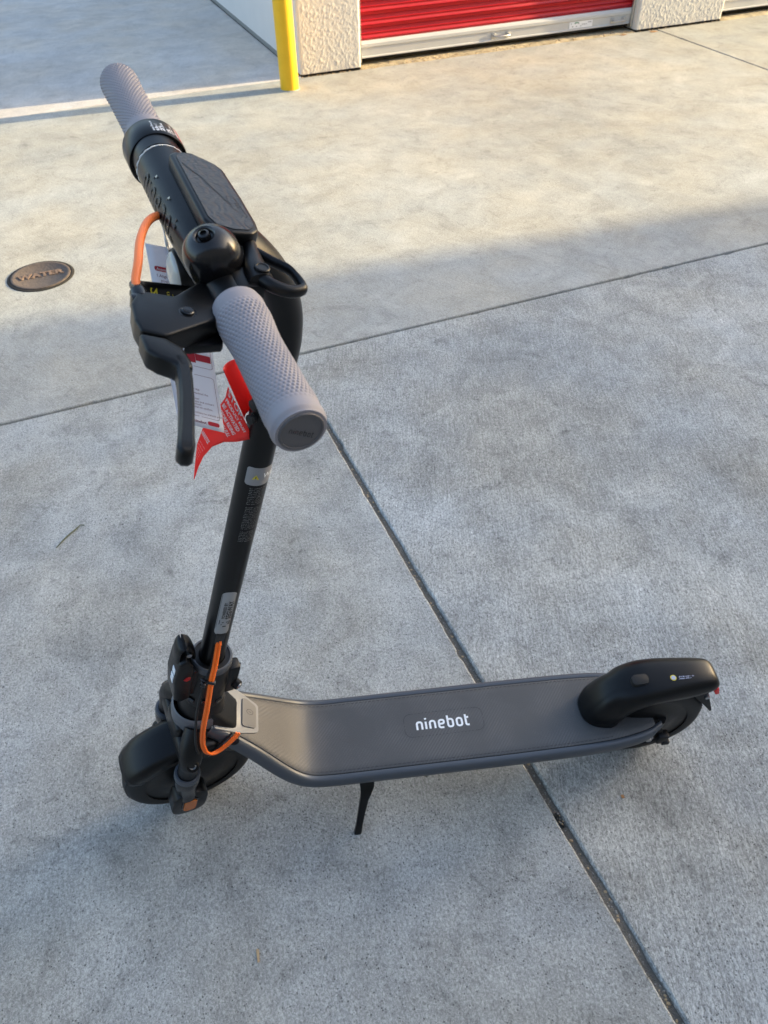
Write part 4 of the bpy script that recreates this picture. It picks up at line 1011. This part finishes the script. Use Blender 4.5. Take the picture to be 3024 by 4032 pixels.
mb = MB(); put_text(mb, 'Assembly', lambda u, v: card((.0062+u)/CW, (.0231-v)/CL, .0010), .0036); put_text(mb, 'Activation', lambda u, v: card((.0058+u)/CW, (.1181-v)/CL, .0010), .0034)
mb.build('pill_lettering', 'print_white', tg, smooth=0, xf=W2)
mb = MB(); ctext(mb, '1.Align the pole with the', .0050, .0295, .0038); ctext(mb, 'positioning hole', .0085, .0338, .0038)
ctext(mb, 'Fasten the quick-release', .0060, .0820, .0036); ctext(mb, 'Tighten the screw with', .0085, .0860, .0036); ctext(mb, 'the quick-release', .0150, .0900, .0036)
for s_, x, y in (('Mobility app', .0130, .1375), ('Scan to download the', .0095, .1418), ('app. scooter.', .0110, .1478), ('Open the app and connect', .0085, .1508), ('via Bluetooth.', .0110, .1538), ('Press button to confirm.', .0090, .1568), ('Follow instructions to activate your', .0045, .1628)): ctext(mb, s_, x, y, .0030)
ctext(mb, 'ninebot', .0165, .1730, .0042, bold=.0001)
frame(mb, .0075, .0435, .0360, .0770); frame(mb, .0060, .0455, .0925, .1125); frame(mb, .0060, .0450, .1210, .1660)
mb.build('dark_print', 'print_maroon' if 'print_maroon' in MATS else 'print_red', tg, smooth=0, xf=W2)
# string round the bar and down to the card
st = []
for k in range(15):
    a = R(180-235*k/14); st.append(on_bar(a, -.0855, .0222))
st += [(.1265, -.080, .9155), (.1235, -.069, .9080), (.1184, -.052, .9000), (.1150, -.047, .8850), (.1120, -.0435, .8740)]
st, _ = spline([Vector(p) for p in st], 1, 5)
for ph in (0, math.pi):
    mb = MB(); pts = []
    for i, p in enumerate(st):
        t = i*.55+ph; pts.append(p+Vector((math.cos(t)*.0007, math.sin(t)*.0007, math.sin(t)*.0005)))
    mb.tube(pts, .0009, 7); mb.build('string', 'string_white', tg, smooth=60, xf=lambda p: KW(p)-org)
# black tag with yellow writing by the brake lever
org2 = KW((.1655, .1000, .930)); bt_ = empty('screw_tag', org2); tag(bt_, 'small black tag with yellow writing behind the brake lever', 'tag')
def bcard(u, v, off=0): # K plane behind the bracket
    a = Vector((.1755, .0925, .9320)); b_ = Vector((.1260, .0700, .9130)); dn = Vector((-.006, .010, -.040)); n_ = (b_-a).cross(dn).normalized()
    n_ = n_ if n_.y > 0 else -n_
    return KW(a+(b_-a)*u+dn*v+n_*off)-org2
mb = MB(); mb.grid(8, 8, lambda u, v: bcard(u, v)); mb.build('card', 'black_plastic', bt_, solid=.0008)
mb = MB(); put_text(mb, '2', lambda u, v: bcard(.30-v*14, .10+u*26, .0012), .012, bold=.0002)
put_text(mb, 'tighten\nserrer', lambda u, v: bcard(.52-v*17, .05+(.020-u)*30, .0012), .006); put_text(mb, '0', lambda u, v: bcard(.86-v*14, .20+u*26, .0012), .010)
mb.build('lettering', 'print_yellow', bt_, smooth=0)
# red warning strip curled round the stem
org3 = KW((.03, -.01, .74)); rt = empty('warning_tag', org3); tag(rt, 'bright red curled warning strip with white lettering on the stem', 'tag')
AX0, AX1 = Vector((.0425, -.012, .7640)), Vector((.0125, -.002, .7020))
axd = (AX1-AX0).normalized(); s1 = axd.cross(Vector((0, 1, 0))).normalized(); s2 = axd.cross(s1).normalized()
def curl(u, t, rr=.0125): # t turns around
    return KW(AX0+(AX1-AX0)*u + s1*math.cos(t)*rr + s2*math.sin(t)*rr)-org3
C0 = 10
mb = MB(); mb.grid(20, 14, lambda a, u: curl(u, R(C0+160*a))); mb.build('curl', 'tag_red', rt, solid=.0006)
# leaf of the strip: from the curl down to the tip
LEAF = [((.0490, -.004, .7440), (.0130, .006, .6760)), ((.0500, -.004, .7300), (.0170, .006, .6750)), ((.0560, -.006, .7150), (.0300, .002, .6700)), ((.0640, -.008, .7000), (.0430, -.004, .6660)), ((.0680, -.010, .6820), (.0540, -.008, .6560)), ((.0705, -.012, .6560), (.0615, -.010, .6380)), ((.0695, -.012, .6300), (.0650, -.011, .6180)), ((.0680, -.012, .5990), (.0672, -.012, .5975))]
def leaf(s_, t, off=0):
    x = s_*(len(LEAF)-1); i = min(int(x), len(LEAF)-2); q = x-i
    A_ = Vector(LEAF[i][0]).lerp(Vector(LEAF[i+1][0]), q); B_ = Vector(LEAF[i][1]).lerp(Vector(LEAF[i+1][1]), q)
    p = A_.lerp(B_, t); return KW(p+Vector((.25, .95, .15))*(off+.004*math.sin(math.pi*min(1, s_*1.2))))-org3
mb = MB(); mb.grid(36, 10, lambda a, b: leaf(a, b)); mb.build('strip', 'tag_red', rt, solid=.0006)
mb = MB()
for r_, (s_, size, txt) in enumerate(((.015, .0125, 'STOP.'), (.10, .0062, 'PRODUCT MUST'), (.165, .0062, 'BE ACTIVATED'), (.23, .0062, 'BEFORE RIDING'), (.295, .0062, 'TO REACH FULL'))):
    put_text(mb, txt, lambda u, v: leaf(s_+.06-v*9.0, min(.98, .03+u*17), .0010), size, bold=.00015)
put_text(mb, 'ARRETEZ', lambda u, v: leaf(.60-v*8, min(.97, .02+u*26), .0010), .0062, bold=.0002)
for k in range(6): words(mb, lambda u, v: leaf(.66+k*.030-v*3, min(.95, .06+u*26), .0010), 0, .026-k*.002, 0, .0022, 300+k)
mb.build('lettering', 'print_white', rt, smooth=0)
